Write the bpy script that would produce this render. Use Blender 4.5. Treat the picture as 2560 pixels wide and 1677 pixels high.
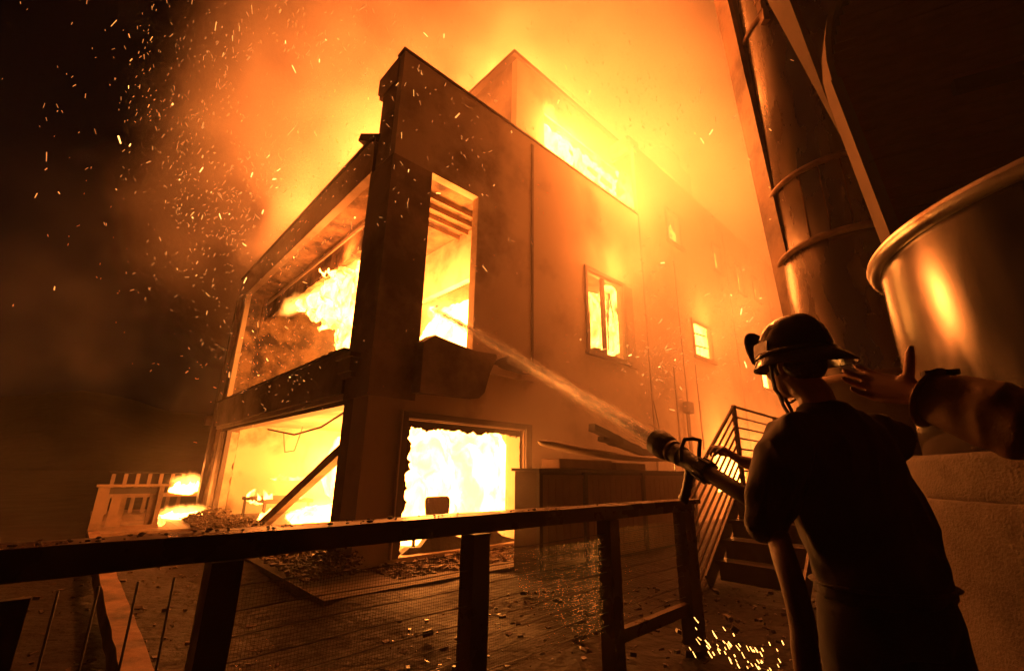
import bpy, bmesh, math, random
from math import radians, sin, cos, pi, sqrt, exp
from mathutils import Vector, Matrix, noise as mnoise

for _o in list(bpy.data.objects):
    bpy.data.objects.remove(_o)
random.seed(11)
SC = bpy.context.scene
COL = SC.collection

# ------------------------------------------------------------------ camera
PITCH, ROLL = 0.291711, 0.0150047
CAMZ = 1.32
cam_d = bpy.data.cameras.new('camera')
cam_d.sensor_width = 36.0
cam_d.lens = 15.708
cam_d.clip_start = 0.05
cam_d.clip_end = 4000
cam = bpy.data.objects.new('camera', cam_d)
COL.objects.link(cam)
FW = Vector((0, cos(PITCH), sin(PITCH)))
UP0 = Vector((0, -sin(PITCH), cos(PITCH)))
RT = Vector((1, 0, 0)) * cos(ROLL) + UP0 * sin(ROLL)
UP = -Vector((1, 0, 0)) * sin(ROLL) + UP0 * cos(ROLL)
cam.matrix_world = Matrix(((RT.x, UP.x, -FW.x, 0), (RT.y, UP.y, -FW.y, 0),
                           (RT.z, UP.z, -FW.z, CAMZ), (0, 0, 0, 1)))
SC.camera = cam

# ------------------------------------------------------------------ night sky
world = bpy.data.worlds.new('World')
SC.world = world
world.use_nodes = True
wn, wl = world.node_tree.nodes, world.node_tree.links
sky = wn.new('ShaderNodeTexSky')
sky.sky_type = 'NISHITA'
sky.sun_disc = False
sky.sun_elevation = radians(-5.0)
sky.sun_rotation = radians(250)
sky.air_density = 1.0
sky.dust_density = 1.0
wn['Background'].inputs['Strength'].default_value = 0.05
wl.new(sky.outputs[0], wn['Background'].inputs['Color'])

# ------------------------------------------------------------------ render settings
SC.view_settings.view_transform = 'Standard'
SC.view_settings.look = 'None'
SC.view_settings.exposure = 0.0
SC.view_settings.gamma = 1.0
SC.view_settings.use_curve_mapping = False
SC.render.engine = 'CYCLES'
cy = SC.cycles
cy.use_denoising = True
cy.max_bounces = 6
cy.diffuse_bounces = 3
cy.glossy_bounces = 3
cy.transmission_bounces = 3
cy.volume_bounces = 1
cy.transparent_max_bounces = 8
cy.volume_step_rate = 4.0
cy.volume_max_steps = 160
cy.sample_clamp_indirect = 6.0
cy.use_light_tree = True
cy.caustics_reflective = False
cy.caustics_refractive = False

FIRE = (1.0, 0.222, 0.036)          # colour of the firelight

# ------------------------------------------------------------------ helpers
PXF = 1117.0
def ray(x, y):
    return FW * PXF + RT * (x - 1280.0) - UP * (y - 838.5)
def at(x, y, Y):
    """world point seen at photo pixel (x, y), Y metres in front of the camera"""
    d = ray(x, y)
    return Vector((0, 0, CAMZ)) + d * (Y / d.y)

YAW = 0.81684
ER = Vector((sin(YAW), cos(YAW), 0))     # along the long facade, away from us
EL = Vector((-cos(YAW), sin(YAW), 0))    # along the short facade, away from us
CORNER = Vector((-2.111, 6.6, 0.0))
def H(r, l, z):
    return CORNER + ER * r + EL * l + Vector((0, 0, z))
HROT = math.atan2(ER.y, ER.x)

def link(name, me, mat=None, parent=None):
    o = bpy.data.objects.new(name, me)
    COL.objects.link(o)
    if mat is not None and me is not None:
        if len(me.materials) == 0:
            me.materials.append(mat)
    if parent is not None:
        o.parent = parent
    return o

def obj(name, bm, mat, parent=None, smooth=False):
    me = bpy.data.meshes.new(name)
    bm.normal_update()
    bm.to_mesh(me)
    bm.free()
    if smooth:
        for p in me.polygons:
            p.use_smooth = True
    return link(name, me, mat, parent)

def tag(o, label=None, cat=None, group=None, kind=None):
    if label: o['label'] = label
    if cat: o['category'] = cat
    if group: o['group'] = group
    if kind: o['kind'] = kind
    return o

def empty(name, loc=(0, 0, 0), rz=0.0, label=None, cat=None, group=None, kind=None):
    o = bpy.data.objects.new(name, None)
    COL.objects.link(o)
    o.location = loc
    o.rotation_euler = (0, 0, rz)
    o.empty_display_size = 0.1
    return tag(o, label, cat, group, kind)

def house_frame(name, **k):
    return empty(name, CORNER, HROT, **k)

def box(bm, a, b, rot=None, about=None):
    a, b = Vector(a), Vector(b)
    vs = []
    for z in (a.z, b.z):
        for x, y in ((a.x, a.y), (b.x, a.y), (b.x, b.y), (a.x, b.y)):
            v = Vector((x, y, z))
            if rot is not None:
                c = Vector(about) if about is not None else (a + b) / 2
                v = rot @ (v - c) + c
            vs.append(bm.verts.new(v))
    for f in ((3, 2, 1, 0), (4, 5, 6, 7), (0, 1, 5, 4), (1, 2, 6, 5), (2, 3, 7, 6), (3, 0, 4, 7)):
        bm.faces.new([vs[i] for i in f])
    return vs

def bar(bm, p, q, w, h, up=(0, 0, 1)):
    """box beam from p to q, w wide, h deep"""
    p, q = Vector(p), Vector(q)
    d = (q - p).normalized()
    up = Vector(up)
    s = d.cross(up)
    if s.length < 1e-4:
        s = d.cross(Vector((1, 0, 0)))
    s.normalize()
    u = s.cross(d).normalized()
    vs = []
    for c in (p, q):
        for i, j in ((-1, -1), (1, -1), (1, 1), (-1, 1)):
            vs.append(bm.verts.new(c + s * (i * w / 2) + u * (j * h / 2)))
    for f in ((3, 2, 1, 0), (4, 5, 6, 7), (0, 1, 5, 4), (1, 2, 6, 5), (2, 3, 7, 6), (3, 0, 4, 7)):
        bm.faces.new([vs[i] for i in f])

def tube(bm, pts, rad, n=10, flat=None, caps=True, up=None):
    """lofted tube through pts; rad a number, list, or list of (a, b) half-axes"""
    pts = [Vector(p) for p in pts]
    m = len(pts)
    if not isinstance(rad, list):
        rad = [rad] * m
    rings = []
    prev = Vector(up) if up is not None else None
    for i, p in enumerate(pts):
        if i == 0: t = pts[1] - pts[0]
        elif i == m - 1: t = pts[-1] - pts[-2]
        else: t = (pts[i + 1] - p).normalized() + (p - pts[i - 1]).normalized()
        t.normalize()
        if prev is None:
            prev = Vector((0, 0, 1)) if abs(t.z) < 0.9 else Vector((0, 1, 0))
        s = t.cross(prev)
        if s.length < 1e-5: s = t.cross(Vector((1, 0.3, 0.1)))
        s.normalize()
        u = s.cross(t).normalized()
        prev = u
        r = rad[i]
        a, b = r if isinstance(r, (list, tuple)) else (r, r)
        rings.append([bm.verts.new(p + s * (a * cos(2 * pi * k / n)) + u * (b * sin(2 * pi * k / n))) for k in range(n)])
    for i in range(m - 1):
        for k in range(n):
            bm.faces.new((rings[i][k], rings[i][(k + 1) % n], rings[i + 1][(k + 1) % n], rings[i + 1][k]))
    if caps:
        bm.faces.new(rings[0][::-1])
        bm.faces.new(rings[-1])
    return rings

def lathe(bm, prof, n=48, a0=0.0, a1=2 * pi, centre=(0, 0, 0)):
    c = Vector(centre)
    full = abs(a1 - a0 - 2 * pi) < 1e-6
    m = n if full else n + 1
    rings = []
    for r, z in prof:
        rings.append([bm.verts.new(c + Vector((r * cos(a0 + (a1 - a0) * k / n), r * sin(a0 + (a1 - a0) * k / n), z))) for k in range(m)])
    for i in range(len(prof) - 1):
        for k in range(n):
            k2 = (k + 1) % m
            bm.faces.new((rings[i][k], rings[i][k2], rings[i + 1][k2], rings[i + 1][k]))
    return rings

def wobble(bm, amp, scale, seed=0):
    off = Vector((seed * 13.1, seed * 7.7, seed * 3.3))
    for v in bm.verts:
        n = mnoise.noise_vector(v.co * scale + off)
        v.co += n * amp

def cells(bm, U, V, T, holes, axis):
    """a slab of thickness T=(t0,t1) made of the grid U x V without the cells inside holes
    axis 'l': U=r, V=z, T=l;  axis 'r': U=l, V=z, T=r;  axis 'z': U=r, V=l, T=z"""
    def inside(u, v):
        return any(a <= u <= b and c <= v <= d for a, b, c, d in holes)
    nu, nv = len(U) - 1, len(V) - 1
    sol = [[not inside((U[i] + U[i + 1]) / 2, (V[j] + V[j + 1]) / 2) for j in range(nv)] for i in range(nu)]
    cache = {}
    def P(i, j, t):
        k = (i, j, t)
        if k not in cache:
            u, v, w = U[i], V[j], T[t]
            co = {'l': (u, w, v), 'r': (w, u, v), 'z': (u, v, w)}[axis]
            cache[k] = bm.verts.new(co)
        return cache[k]
    def S(i, j):
        return 0 <= i < nu and 0 <= j < nv and sol[i][j]
    for i in range(nu):
        for j in range(nv):
            if not sol[i][j]: continue
            bm.faces.new((P(i, j, 0), P(i + 1, j, 0), P(i + 1, j + 1, 0), P(i, j + 1, 0)))
            bm.faces.new((P(i, j + 1, 1), P(i + 1, j + 1, 1), P(i + 1, j, 1), P(i, j, 1)))
            for di, dj, a, b in ((-1, 0, (i, j + 1), (i, j)), (1, 0, (i + 1, j), (i + 1, j + 1)),
                                 (0, -1, (i, j), (i + 1, j)), (0, 1, (i + 1, j + 1), (i, j + 1))):
                if not S(i + di, j + dj):
                    bm.faces.new((P(*a, 0), P(*a, 1), P(*b, 1), P(*b, 0)))
    bmesh.ops.recalc_face_normals(bm, faces=bm.faces)

def splits(lo, hi, holes, k, extra=()):
    s = {lo, hi, *extra}
    for h in holes:
        for x in h[k * 2:k * 2 + 2]:
            if lo < x < hi: s.add(x)
    return sorted(s)

def slab(axis, u, v, t, holes=()):
    bm = bmesh.new()
    cells(bm, splits(u[0], u[1], holes, 0), splits(v[0], v[1], holes, 1), t, holes, axis)
    return bm

def evaluated(o, mods):
    """bake a list of (type, settings) modifiers into the mesh"""
    for t, st in mods:
        m = o.modifiers.new(t.lower(), t)
        for k, v in st.items(): setattr(m, k, v)
    dg = bpy.context.evaluated_depsgraph_get()
    dg.update()
    me = bpy.data.meshes.new_from_object(o.evaluated_get(dg))
    old = o.data
    mats = [x for x in old.materials]
    o.modifiers.clear()
    o.data = me
    me.materials.clear()
    for x in mats: me.materials.append(x)
    bpy.data.meshes.remove(old)
    return me

# ------------------------------------------------------------------ materials
MATS = {}
def mat(name, col, rough=0.7, metal=0.0, var=0.35, scale=3.0, bump=0.25, bscale=40.0, col2=None, thr=None,
        stretch=None, spec=0.5, bdist=0.01, rvar=0.0, char=None):
    """procedural surface: base colour broken up by world-space noise, fine bump;
    col2/thr: a second colour in noise patches (soot, rust, charring); char=(z0,z1) unused"""
    if name in MATS: return MATS[name]
    m = bpy.data.materials.new(name)
    m.use_nodes = True
    N, L = m.node_tree.nodes, m.node_tree.links
    b = N['Principled BSDF']
    geo = N.new('ShaderNodeNewGeometry')
    vec = geo.outputs['Position']
    if stretch:
        mp = N.new('ShaderNodeMapping')
        mp.inputs['Scale'].default_value = stretch
        L.new(vec, mp.inputs['Vector'])
        vec = mp.outputs[0]
    n1 = N.new('ShaderNodeTexNoise')
    n1.inputs['Scale'].default_value = scale
    n1.inputs['Detail'].default_value = 5
    L.new(vec, n1.inputs['Vector'])
    mx = N.new('ShaderNodeMix'); mx.data_type = 'RGBA'
    L.new(n1.outputs['Fac'], mx.inputs['Factor'])
    mx.inputs['A'].default_value = (*[c * (1 - var) for c in col], 1)
    mx.inputs['B'].default_value = (*[min(1, c * (1 + var)) for c in col], 1)
    out = mx.outputs['Result']
    if col2 is not None:
        n2 = N.new('ShaderNodeTexNoise')
        n2.inputs['Scale'].default_value = scale * 0.45
        n2.inputs['Detail'].default_value = 7
        n2.inputs['Roughness'].default_value = 0.62
        L.new(vec, n2.inputs['Vector'])
        cr = N.new('ShaderNodeMapRange')
        t = thr if thr is not None else 0.5
        cr.inputs['From Min'].default_value = t - 0.10
        cr.inputs['From Max'].default_value = t + 0.10
        L.new(n2.outputs['Fac'], cr.inputs['Value'])
        m2 = N.new('ShaderNodeMix'); m2.data_type = 'RGBA'
        L.new(cr.outputs[0], m2.inputs['Factor'])
        L.new(out, m2.inputs['A'])
        m2.inputs['B'].default_value = (*col2, 1)
        out = m2.outputs['Result']
    L.new(out, b.inputs['Base Color'])
    b.inputs['Roughness'].default_value = rough
    if rvar:
        rr = N.new('ShaderNodeMapRange')
        rr.inputs['From Min'].default_value = 0.3
        rr.inputs['From Max'].default_value = 0.7
        rr.inputs['To Min'].default_value = max(0.03, rough - rvar)
        rr.inputs['To Max'].default_value = min(1, rough + rvar)
        L.new(n1.outputs['Fac'], rr.inputs['Value'])
        L.new(rr.outputs[0], b.inputs['Roughness'])
    b.inputs['Metallic'].default_value = metal
    b.inputs['Specular IOR Level'].default_value = spec
    if bump:
        n3 = N.new('ShaderNodeTexNoise')
        n3.inputs['Scale'].default_value = bscale
        n3.inputs['Detail'].default_value = 6
        L.new(vec, n3.inputs['Vector'])
        bp = N.new('ShaderNodeBump')
        bp.inputs['Strength'].default_value = bump
        bp.inputs['Distance'].default_value = bdist
        L.new(n3.outputs['Fac'], bp.inputs['Height'])
        L.new(bp.outputs[0], b.inputs['Normal'])
    MATS[name] = m
    return m

def flame_mat(name, lo, hi, scale=2.2, seed=0.0):
    """incandescent gas: emission that runs from yellow to white hot in noise streaks"""
    if name in MATS: return MATS[name]
    m = bpy.data.materials.new(name)
    m.use_nodes = True
    N, L = m.node_tree.nodes, m.node_tree.links
    N.remove(N['Principled BSDF'])
    geo = N.new('ShaderNodeNewGeometry')
    mp = N.new('ShaderNodeMapping')
    mp.inputs['Scale'].default_value = (1, 1, 0.55)
    mp.inputs['Location'].default_value = (seed, seed * 2, 0)
    L.new(geo.outputs['Position'], mp.inputs['Vector'])
    n = N.new('ShaderNodeTexNoise')
    n.inputs['Scale'].default_value = scale
    n.inputs['Detail'].default_value = 6
    n.inputs['Distortion'].default_value = 1.2
    L.new(mp.outputs[0], n.inputs['Vector'])
    mr = N.new('ShaderNodeMapRange')
    mr.interpolation_type = 'SMOOTHSTEP'
    mr.inputs['From Min'].default_value = 0.32
    mr.inputs['From Max'].default_value = 0.66
    mr.inputs['To Min'].default_value = lo
    mr.inputs['To Max'].default_value = hi
    L.new(n.outputs['Fac'], mr.inputs['Value'])
    e = N.new('ShaderNodeEmission')
    e.inputs['Color'].default_value = (1.0, 0.31, 0.045, 1)
    L.new(mr.outputs[0], e.inputs['Strength'])
    L.new(e.outputs[0], N['Material Output'].inputs['Surface'])
    MATS[name] = m
    return m

def fire_fill_lamp(name, loc, power, radius=0.35, parent=None, col=FIRE):
    d = bpy.data.lights.new(name, 'POINT')
    d.energy = power * 1.6
    d.color = col
    d.shadow_soft_size = radius
    o = bpy.data.objects.new(name, d)
    COL.objects.link(o)
    o.location = loc
    if parent is not None:
        o.parent = parent
    return o

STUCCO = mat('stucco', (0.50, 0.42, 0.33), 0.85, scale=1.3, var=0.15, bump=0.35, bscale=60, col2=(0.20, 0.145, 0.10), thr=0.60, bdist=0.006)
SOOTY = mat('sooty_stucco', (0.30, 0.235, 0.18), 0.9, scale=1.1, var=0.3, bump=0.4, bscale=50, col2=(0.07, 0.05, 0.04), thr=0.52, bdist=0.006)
PLASTER = mat('interior_plaster', (0.62, 0.55, 0.44), 0.9, scale=1.8, var=0.2, bump=0.3, bscale=18, col2=(0.22, 0.15, 0.10), thr=0.58)
CHAR = mat('charred_timber', (0.05, 0.036, 0.028), 0.75, scale=6, var=0.5, bump=0.6, bscale=25, bdist=0.02)
BURNT = mat('scorched_plaster', (0.30, 0.20, 0.12), 0.9, scale=4, var=0.4, bump=0.6, bscale=20, col2=(0.05, 0.035, 0.03), thr=0.50, bdist=0.02)
DARKTRIM = mat('dark_painted_trim', (0.10, 0.075, 0.06), 0.6, scale=5, var=0.3, bump=0.25, bscale=40)
PALETRIM = mat('pale_painted_trim', (0.48, 0.40, 0.31), 0.55, scale=3, var=0.2, bump=0.2, bscale=30, col2=(0.16, 0.11, 0.08), thr=0.64)
WOOD = mat('weathered_wood', (0.22, 0.135, 0.08), 0.6, scale=4, var=0.4, bump=0.4, bscale=14, stretch=(1, 1, 1), col2=(0.07, 0.045, 0.03), thr=0.6)
WETWOOD = mat('wet_dark_wood', (0.10, 0.058, 0.036), 0.32, scale=5, var=0.4, bump=0.35, bscale=22, rvar=0.15, bdist=0.006)
STEEL = mat('galvanised_steel', (0.17, 0.155, 0.14), 0.20, metal=0.92, scale=7, var=0.25, bump=0.10, bscale=170, rvar=0.07, stretch=(1, 1, 0.25), bdist=0.004)
DARKSTEEL = mat('painted_steel', (0.16, 0.13, 0.11), 0.42, metal=0.5, scale=8, var=0.3, bump=0.15, bscale=60)
RUST = mat('rusty_steel', (0.28, 0.17, 0.11), 0.6, metal=0.35, scale=3, var=0.3, bump=0.35, bscale=30, col2=(0.10, 0.05, 0.03), thr=0.56)
CONCRETE = mat('pitted_concrete', (0.115, 0.088, 0.07), 0.85, scale=9, var=0.45, bump=0.8, bscale=70, col2=(0.06, 0.045, 0.035), thr=0.62, bdist=0.012)
SOIL = mat('burnt_wet_soil', (0.035, 0.025, 0.02), 0.8, scale=1.2, var=0.6, bump=1.0, bscale=9, col2=(0.02, 0.015, 0.012), thr=0.52, bdist=0.05, rvar=0.15, spec=0.25)
# ================================================================== ground and hills
def build_ground():
    bm = bmesh.new()
    def axis(lo, hi):
        s, x = [], 0.0
        step = 0.22
        while x < hi:
            s.append(x); x += step
            if x > 9: step *= 1.25
        s.append(hi)
        t, x, step = [], 0.0, 0.22
        while x < -lo:
            x += step; t.append(-x)
            if x > 9: step *= 1.25
        return sorted(t + s)
    X = axis(-600, 600); Y = axis(-300, 900)
    g = []
    for y in Y:
        row = []
        for x in X:
            d = sqrt(x * x + y * y)
            z = 0.05 * mnoise.noise(Vector((x * 0.9, y * 0.9, 0))) + 0.03 * mnoise.noise(Vector((x * 3.1, y * 3.1, 4)))
            rel = Vector((x, y, 0)) - CORNER
            r, l = rel.dot(ER), rel.dot(EL)
            z -= 0.06
            if l > -4.3 and r < -0.6:      # the garden beside the house lies lower
                k = min(1, (-0.6 - r) / 0.8) * min(1, (l + 4.3) / 0.6)
                z -= 0.22 * k
            row.append(bm.verts.new((x, y, z if d < 40 else z - 0.1)))
        g.append(row)
    for j in range(len(Y) - 1):
        for i in range(len(X) - 1):
            bm.faces.new((g[j][i], g[j][i + 1], g[j + 1][i + 1], g[j + 1][i]))
    tag(obj('ground', bm, SOIL, smooth=True), 'dark wet burnt ground around the house', None, kind='structure')
build_ground()

def build_hills():
    bm = bmesh.new()
    rows = []
    for k in range(9):
        row = []
        for i in range(121):
            a = radians(-85 + i * 170 / 120)
            R = 150 + k * 28
            h = 24 + 9 * mnoise.noise(Vector((i * 0.11, 0.3, 2))) + 4 * mnoise.noise(Vector((i * 0.43, 1.3, 7)))
            h += 7 * math.exp(-((math.degrees(a) + 44) / 6.0) ** 2)
            f = sin(min(1, k / 5) * pi / 2) * (1 - max(0, (k - 5) / 5))
            row.append(bm.verts.new((R * sin(a), R * cos(a), -1 + h * f + 1.5 * mnoise.noise(Vector((i * 0.6, k * 0.9, 0))))))
        rows.append(row)
    for k in range(8):
        for i in range(120):
            bm.faces.new((rows[k][i], rows[k][i + 1], rows[k + 1][i + 1], rows[k + 1][i]))
    hm = mat('hillside_scrub', (0.045, 0.045, 0.03), 0.95, scale=0.06, var=0.5, bump=0.6, bscale=0.3, bdist=1.0)
    tag(obj('hills', bm, hm, smooth=True), 'dark hills under the night sky', None, kind='structure')
build_hills()

# ================================================================== the burning house (local frame: r, l, z)
house = house_frame('burning_house', label='three-storey burning house with pale stucco walls, flat roofs and burnt-out windows', cat='house')
def hp(name, bm, m, parent=None, smooth=False):
    return obj(name, bm, m, parent or house, smooth)
def hbox(name, a, b, m, parent=None, bevel=0.0):
    bm = bmesh.new(); box(bm, a, b)
    if bevel:
        bmesh.ops.bevel(bm, geom=bm.edges[:], offset=bevel, segments=1, affect='EDGES')
    return hp(name, bm, m, parent)

# --- long facade
LOWER = (0.70, 3.25, 0.08, 2.05)
LOGGIA = (0.77, 1.905, 3.20, 6.62)
W1 = (5.42, 7.02, 4.06, 6.20)
HOLES1 = [LOWER, LOGGIA, W1]
hp('front_wall', slab('l', (0.0, 8.2), (-0.3, 3.1), (0.0, 0.5), [LOWER]), STUCCO)
hp('front_wall', slab('l', (0.0, 8.2), (3.1, 8.93), (0.0, 0.18), [LOGGIA, W1]), STUCCO)
W2 = (11.2, 12.55, 5.02, 6.25)
W3 = (17.3, 18.4, 4.75, 5.95)
DOORF = (11.7, 14.2, 0.75, 1.95)
S1 = (10.05, 10.9, 8.8, 10.0)
S2 = (13.75, 14.35, 8.95, 10.05)
S3 = (16.05, 16.6, 8.7, 10.05)
S4 = (18.0, 18.6, 8.9, 10.0)
HOLES2 = [W2, W3, DOORF, S1, S2, S3, S4]
hp('front_wall', slab('l', (8.2, 27.0), (-0.3, 11.6), (0.0, 0.12), HOLES2), STUCCO)
hbox('chimney', (8.05, 0.05, 11.4), (8.75, 0.9, 12.0), STUCCO, bevel=0.1)
# corner pillar and parapet return
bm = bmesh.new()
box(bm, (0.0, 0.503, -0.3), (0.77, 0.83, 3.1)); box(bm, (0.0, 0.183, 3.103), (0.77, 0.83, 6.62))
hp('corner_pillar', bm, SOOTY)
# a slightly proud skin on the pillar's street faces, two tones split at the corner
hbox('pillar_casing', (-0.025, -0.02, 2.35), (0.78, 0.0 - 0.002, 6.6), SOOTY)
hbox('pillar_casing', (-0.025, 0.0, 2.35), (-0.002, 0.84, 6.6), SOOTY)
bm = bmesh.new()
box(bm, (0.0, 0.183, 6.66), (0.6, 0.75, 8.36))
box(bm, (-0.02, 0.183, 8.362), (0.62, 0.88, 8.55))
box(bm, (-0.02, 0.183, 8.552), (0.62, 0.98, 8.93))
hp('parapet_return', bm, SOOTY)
hbox('parapet_cap', (-0.04, -0.04, 8.932), (8.2, 0.22, 8.97), DARKTRIM)
bm = bmesh.new()
bar(bm, (0.06, 0.72, 7.36), (-0.12, 1.22, 7.56), 0.16, 0.16)
hp('broken_rafter_end', bm, CHAR)
# belt course
BELT_T, BELT_B = 3.18, 2.46
def belt_left():
    bm = bmesh.new()
    box(bm, (-0.07, 0.84, BELT_B), (0.36, 10.36, BELT_T))
    hp('belt_beam', bm, SOOTY)
    bm = bmesh.new()
    n = 60
    for i in range(n):      # ragged burnt drip cap
        l0 = 0.84 + i * (9.6 / n)
        h = 0.03 + 0.035 * abs(mnoise.noise(Vector((l0 * 2.7, 0, 0)))) * (1.8 if i < 12 else 1)
        box(bm, (-0.12, l0, BELT_T + 0.002), (0.34, l0 + 9.6 / n, BELT_T + h))
    hp('drip_cap', bm, CHAR)
    hbox('soffit_trim', (-0.03, 0.84, BELT_B - 0.10), (0.34, 9.9, BELT_B - 0.003), PALETRIM)
    hbox('window_head', (0.02, 0.84, BELT_B - 0.18), (0.28, 9.3, BELT_B - 0.103), DARKTRIM)
    hbox('gutter_end', (-0.26, 10.3, 2.52), (0.0, 10.62, 2.78), DARKTRIM)
    bm = bmesh.new()
    box(bm, (-0.20, 0.36, 2.98), (0.0 - 0.027, 0.92, 3.05)); box(bm, (-0.16, 0.42, 2.76), (-0.027, 0.88, 2.978))
    box(bm, (-0.11, 0.46, 2.68), (-0.027, 0.84, 2.758))
    hp('corbel', bm, SOOTY)
belt_left()
def belt_right():
    # stub of the balcony front still clinging to the pillar, its end burnt off at a slant
    bm = bmesh.new()
    prof = [(0.74, 2.46), (1.92, 2.50), (2.05, 2.62), (2.16, 2.98), (2.32, 3.30), (2.30, 3.36), (1.80, 3.33), (1.2, 3.40), (0.95, 3.44), (0.74, 3.28)]
    f = [bm.verts.new((r, -0.22, z)) for r, z in prof]
    b = [bm.verts.new((r - 0.05, -0.022, z)) for r, z in prof]
    n = len(prof)
    bm.faces.new(f)
    bm.faces.new(b[::-1])
    for i in range(n):
        bm.faces.new((f[i], b[i], b[(i + 1) % n], f[(i + 1) % n]))
    bmesh.ops.recalc_face_normals(bm, faces=bm.faces)
    hp('balcony_front', bm, SOOTY)
    bm = bmesh.new()
    box(bm, (2.0, -0.10, 3.02), (3.46, -0.002, 3.19))
    hp('balcony_ledge', bm, PALETRIM)
    bm = bmesh.new()
    tb = [(2.30, -0.08, 3.2), (2.75, -0.12, 3.44), (3.35, -0.10, 3.36), (3.6, -0.08, 3.18), (3.1, -0.14, 3.12), (2.6, -0.12, 3.14)]
    top = [bm.verts.new(Vector(p) + Vector((0, 0.34, 0.03))) for p in tb]
    bot = [bm.verts.new(p) for p in tb]
    bm.faces.new(bot); bm.faces.new(top[::-1])
    for i in range(6):
        bm.faces.new((bot[i], top[i], top[(i + 1) % 6], bot[(i + 1) % 6]))
    bmesh.ops.recalc_face_normals(bm, faces=bm.faces)
    hp('charred_board', bm, CHAR)
belt_right()
# --- short facade: fascia, soffit, header
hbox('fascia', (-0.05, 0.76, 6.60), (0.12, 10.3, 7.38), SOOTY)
hbox('roof_edge', (-0.10, 0.76, 7.382), (0.30, 10.35, 7.42), DARKTRIM)
bm = bmesh.new()
gn = 46
rows = []
for i in range(gn + 1):
    row = []
    for j in range(7):
        l = 0.84 + 8.5 * i / gn
        r = 0.12 + 0.48 * j / 6
        z = 6.62 - 0.05 * abs(mnoise.noise(Vector((l * 1.7, r * 6, 2)))) - 0.05 * mnoise.noise(Vector((l * 3.5, r * 9, 5)))
        row.append(bm.verts.new((r, l, z)))
    rows.append(row)
for i in range(gn):
    for j in range(6):
        bm.faces.new((rows[i][j], rows[i][j + 1], rows[i + 1][j + 1], rows[i + 1][j]))
hp('scorched_soffit', bm, BURNT, smooth=True)
hbox('soffit_moulding', (0.56, 0.84, 6.36), (0.60, 9.3, 6.44), PALETRIM)
# burnt header with a ragged underside
bm = bmesh.new()
pts = []
l = 0.84
while l < 9.3:
    z = 5.82 + 0.10 * mnoise.noise(Vector((l * 2.3, 1, 0))) + 0.05 * mnoise.noise(Vector((l * 9, 3, 0)))
    pts.append((l, z)); l += 0.11
pts.append((9.3, 5.8))
f = [[bm.verts.new((r, a, z)) for a, z in pts] for r in (0.60, 0.74)]
t = [[bm.verts.new((r, a, 6.58)) for a, z in pts] for r in (0.60, 0.74)]
for i in range(len(pts) - 1):
    bm.faces.new((f[0][i], f[0][i + 1], t[0][i + 1], t[0][i]))
    bm.faces.new((f[1][i + 1], f[1][i], t[1][i], t[1][i + 1]))
    bm.faces.new((f[0][i + 1], f[0][i], f[1][i], f[1][i + 1]))
bmesh.ops.recalc_face_normals(bm, faces=bm.faces)
hp('burnt_header', bm, BURNT)
# end pier of the short facade
hp('end_pier', slab('r', (9.3, 10.2), (-0.3, 6.6), (0.0, 0.48), []), BURNT)
hbox('corner_board', (-0.10, 10.05, -0.3), (0.06, 10.32, 6.6), DARKTRIM)
hbox('pier_facing', (-0.03, 9.28, 3.26), (0.10, 9.42, 6.58), PALETRIM)
hbox('jamb_lining', (-0.02, 8.98, -0.05), (0.30, 9.28, 2.26), PALETRIM)
hbox('door_jamb', (0.05, 8.72, -0.05), (0.16, 8.95, 2.27), DARKTRIM)
# ragged burnt plaster edge of the lower opening
bm = bmesh.new()
zs = [i * 0.09 for i in range(26)]
a = [bm.verts.new((0.30 + 0.07 * mnoise.noise(Vector((z * 5, 8, 1))) + 0.10, 8.96, z)) for z in zs]
b = [bm.verts.new((0.04, 8.96, z)) for z in zs]
c = [bm.verts.new((0.30 + 0.07 * mnoise.noise(Vector((z * 5, 8, 1))) + 0.06, 9.16, z)) for z in zs]
for i in range(25):
    bm.faces.new((b[i], a[i], a[i + 1], b[i + 1])); bm.faces.new((a[i], c[i], c[i + 1], a[i + 1]))
hp('burnt_reveal', bm, PLASTER)
# --- floors, roofs and rooms
hp('ground_slab', slab('z', (0.0, 27.0), (0.0, 10.3), (-0.3, -0.02)), CONCRETE)
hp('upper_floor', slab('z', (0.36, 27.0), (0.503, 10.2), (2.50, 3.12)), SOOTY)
hp('flat_roof', slab('z', (0.12, 27.0), (0.183, 10.3), (6.66, 7.37)), BURNT)
hp('upper_roof', slab('z', (3.5, 9.6), (0.72, 8.0), (12.30, 12.42)), DARKTRIM)
hp('far_roof', slab('z', (8.2, 27.0), (0.13, 8.0), (11.3, 11.5)), CHAR)
hp('room_wall', slab('l', (0.49, 27.0), (-0.02, 2.5), (9.3, 9.5)), PLASTER)
hp('room_wall', slab('l', (0.49, 27.0), (3.12, 6.66), (9.3, 9.5)), BURNT)
hp('room_wall', slab('r', (0.5, 9.3), (0.0, 2.5), (7.6, 7.8)), PLASTER)
hp('room_wall', slab('r', (0.5, 9.3), (3.12, 6.66), (4.6, 4.8)), PLASTER)
hp('room_wall', slab('l', (7.8, 27.0), (0.0, 11.3), (2.6, 2.8)), PLASTER)
hp('room_wall', slab('l', (4.8, 7.8), (3.12, 6.66), (2.6, 2.8)), PLASTER)
hp('inner_header', slab('r', (0.75, 6.0), (5.42, 6.64), (2.62, 2.78)), PLASTER)
for k in range(4):
    bm = bmesh.new()
    bar(bm, (0.62, 0.62 + k * 0.33, 6.60), (4.5, 0.62 + k * 0.33, 6.60), 0.06, 0.12)
    hp('ceiling_joist', bm, WOOD)
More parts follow.
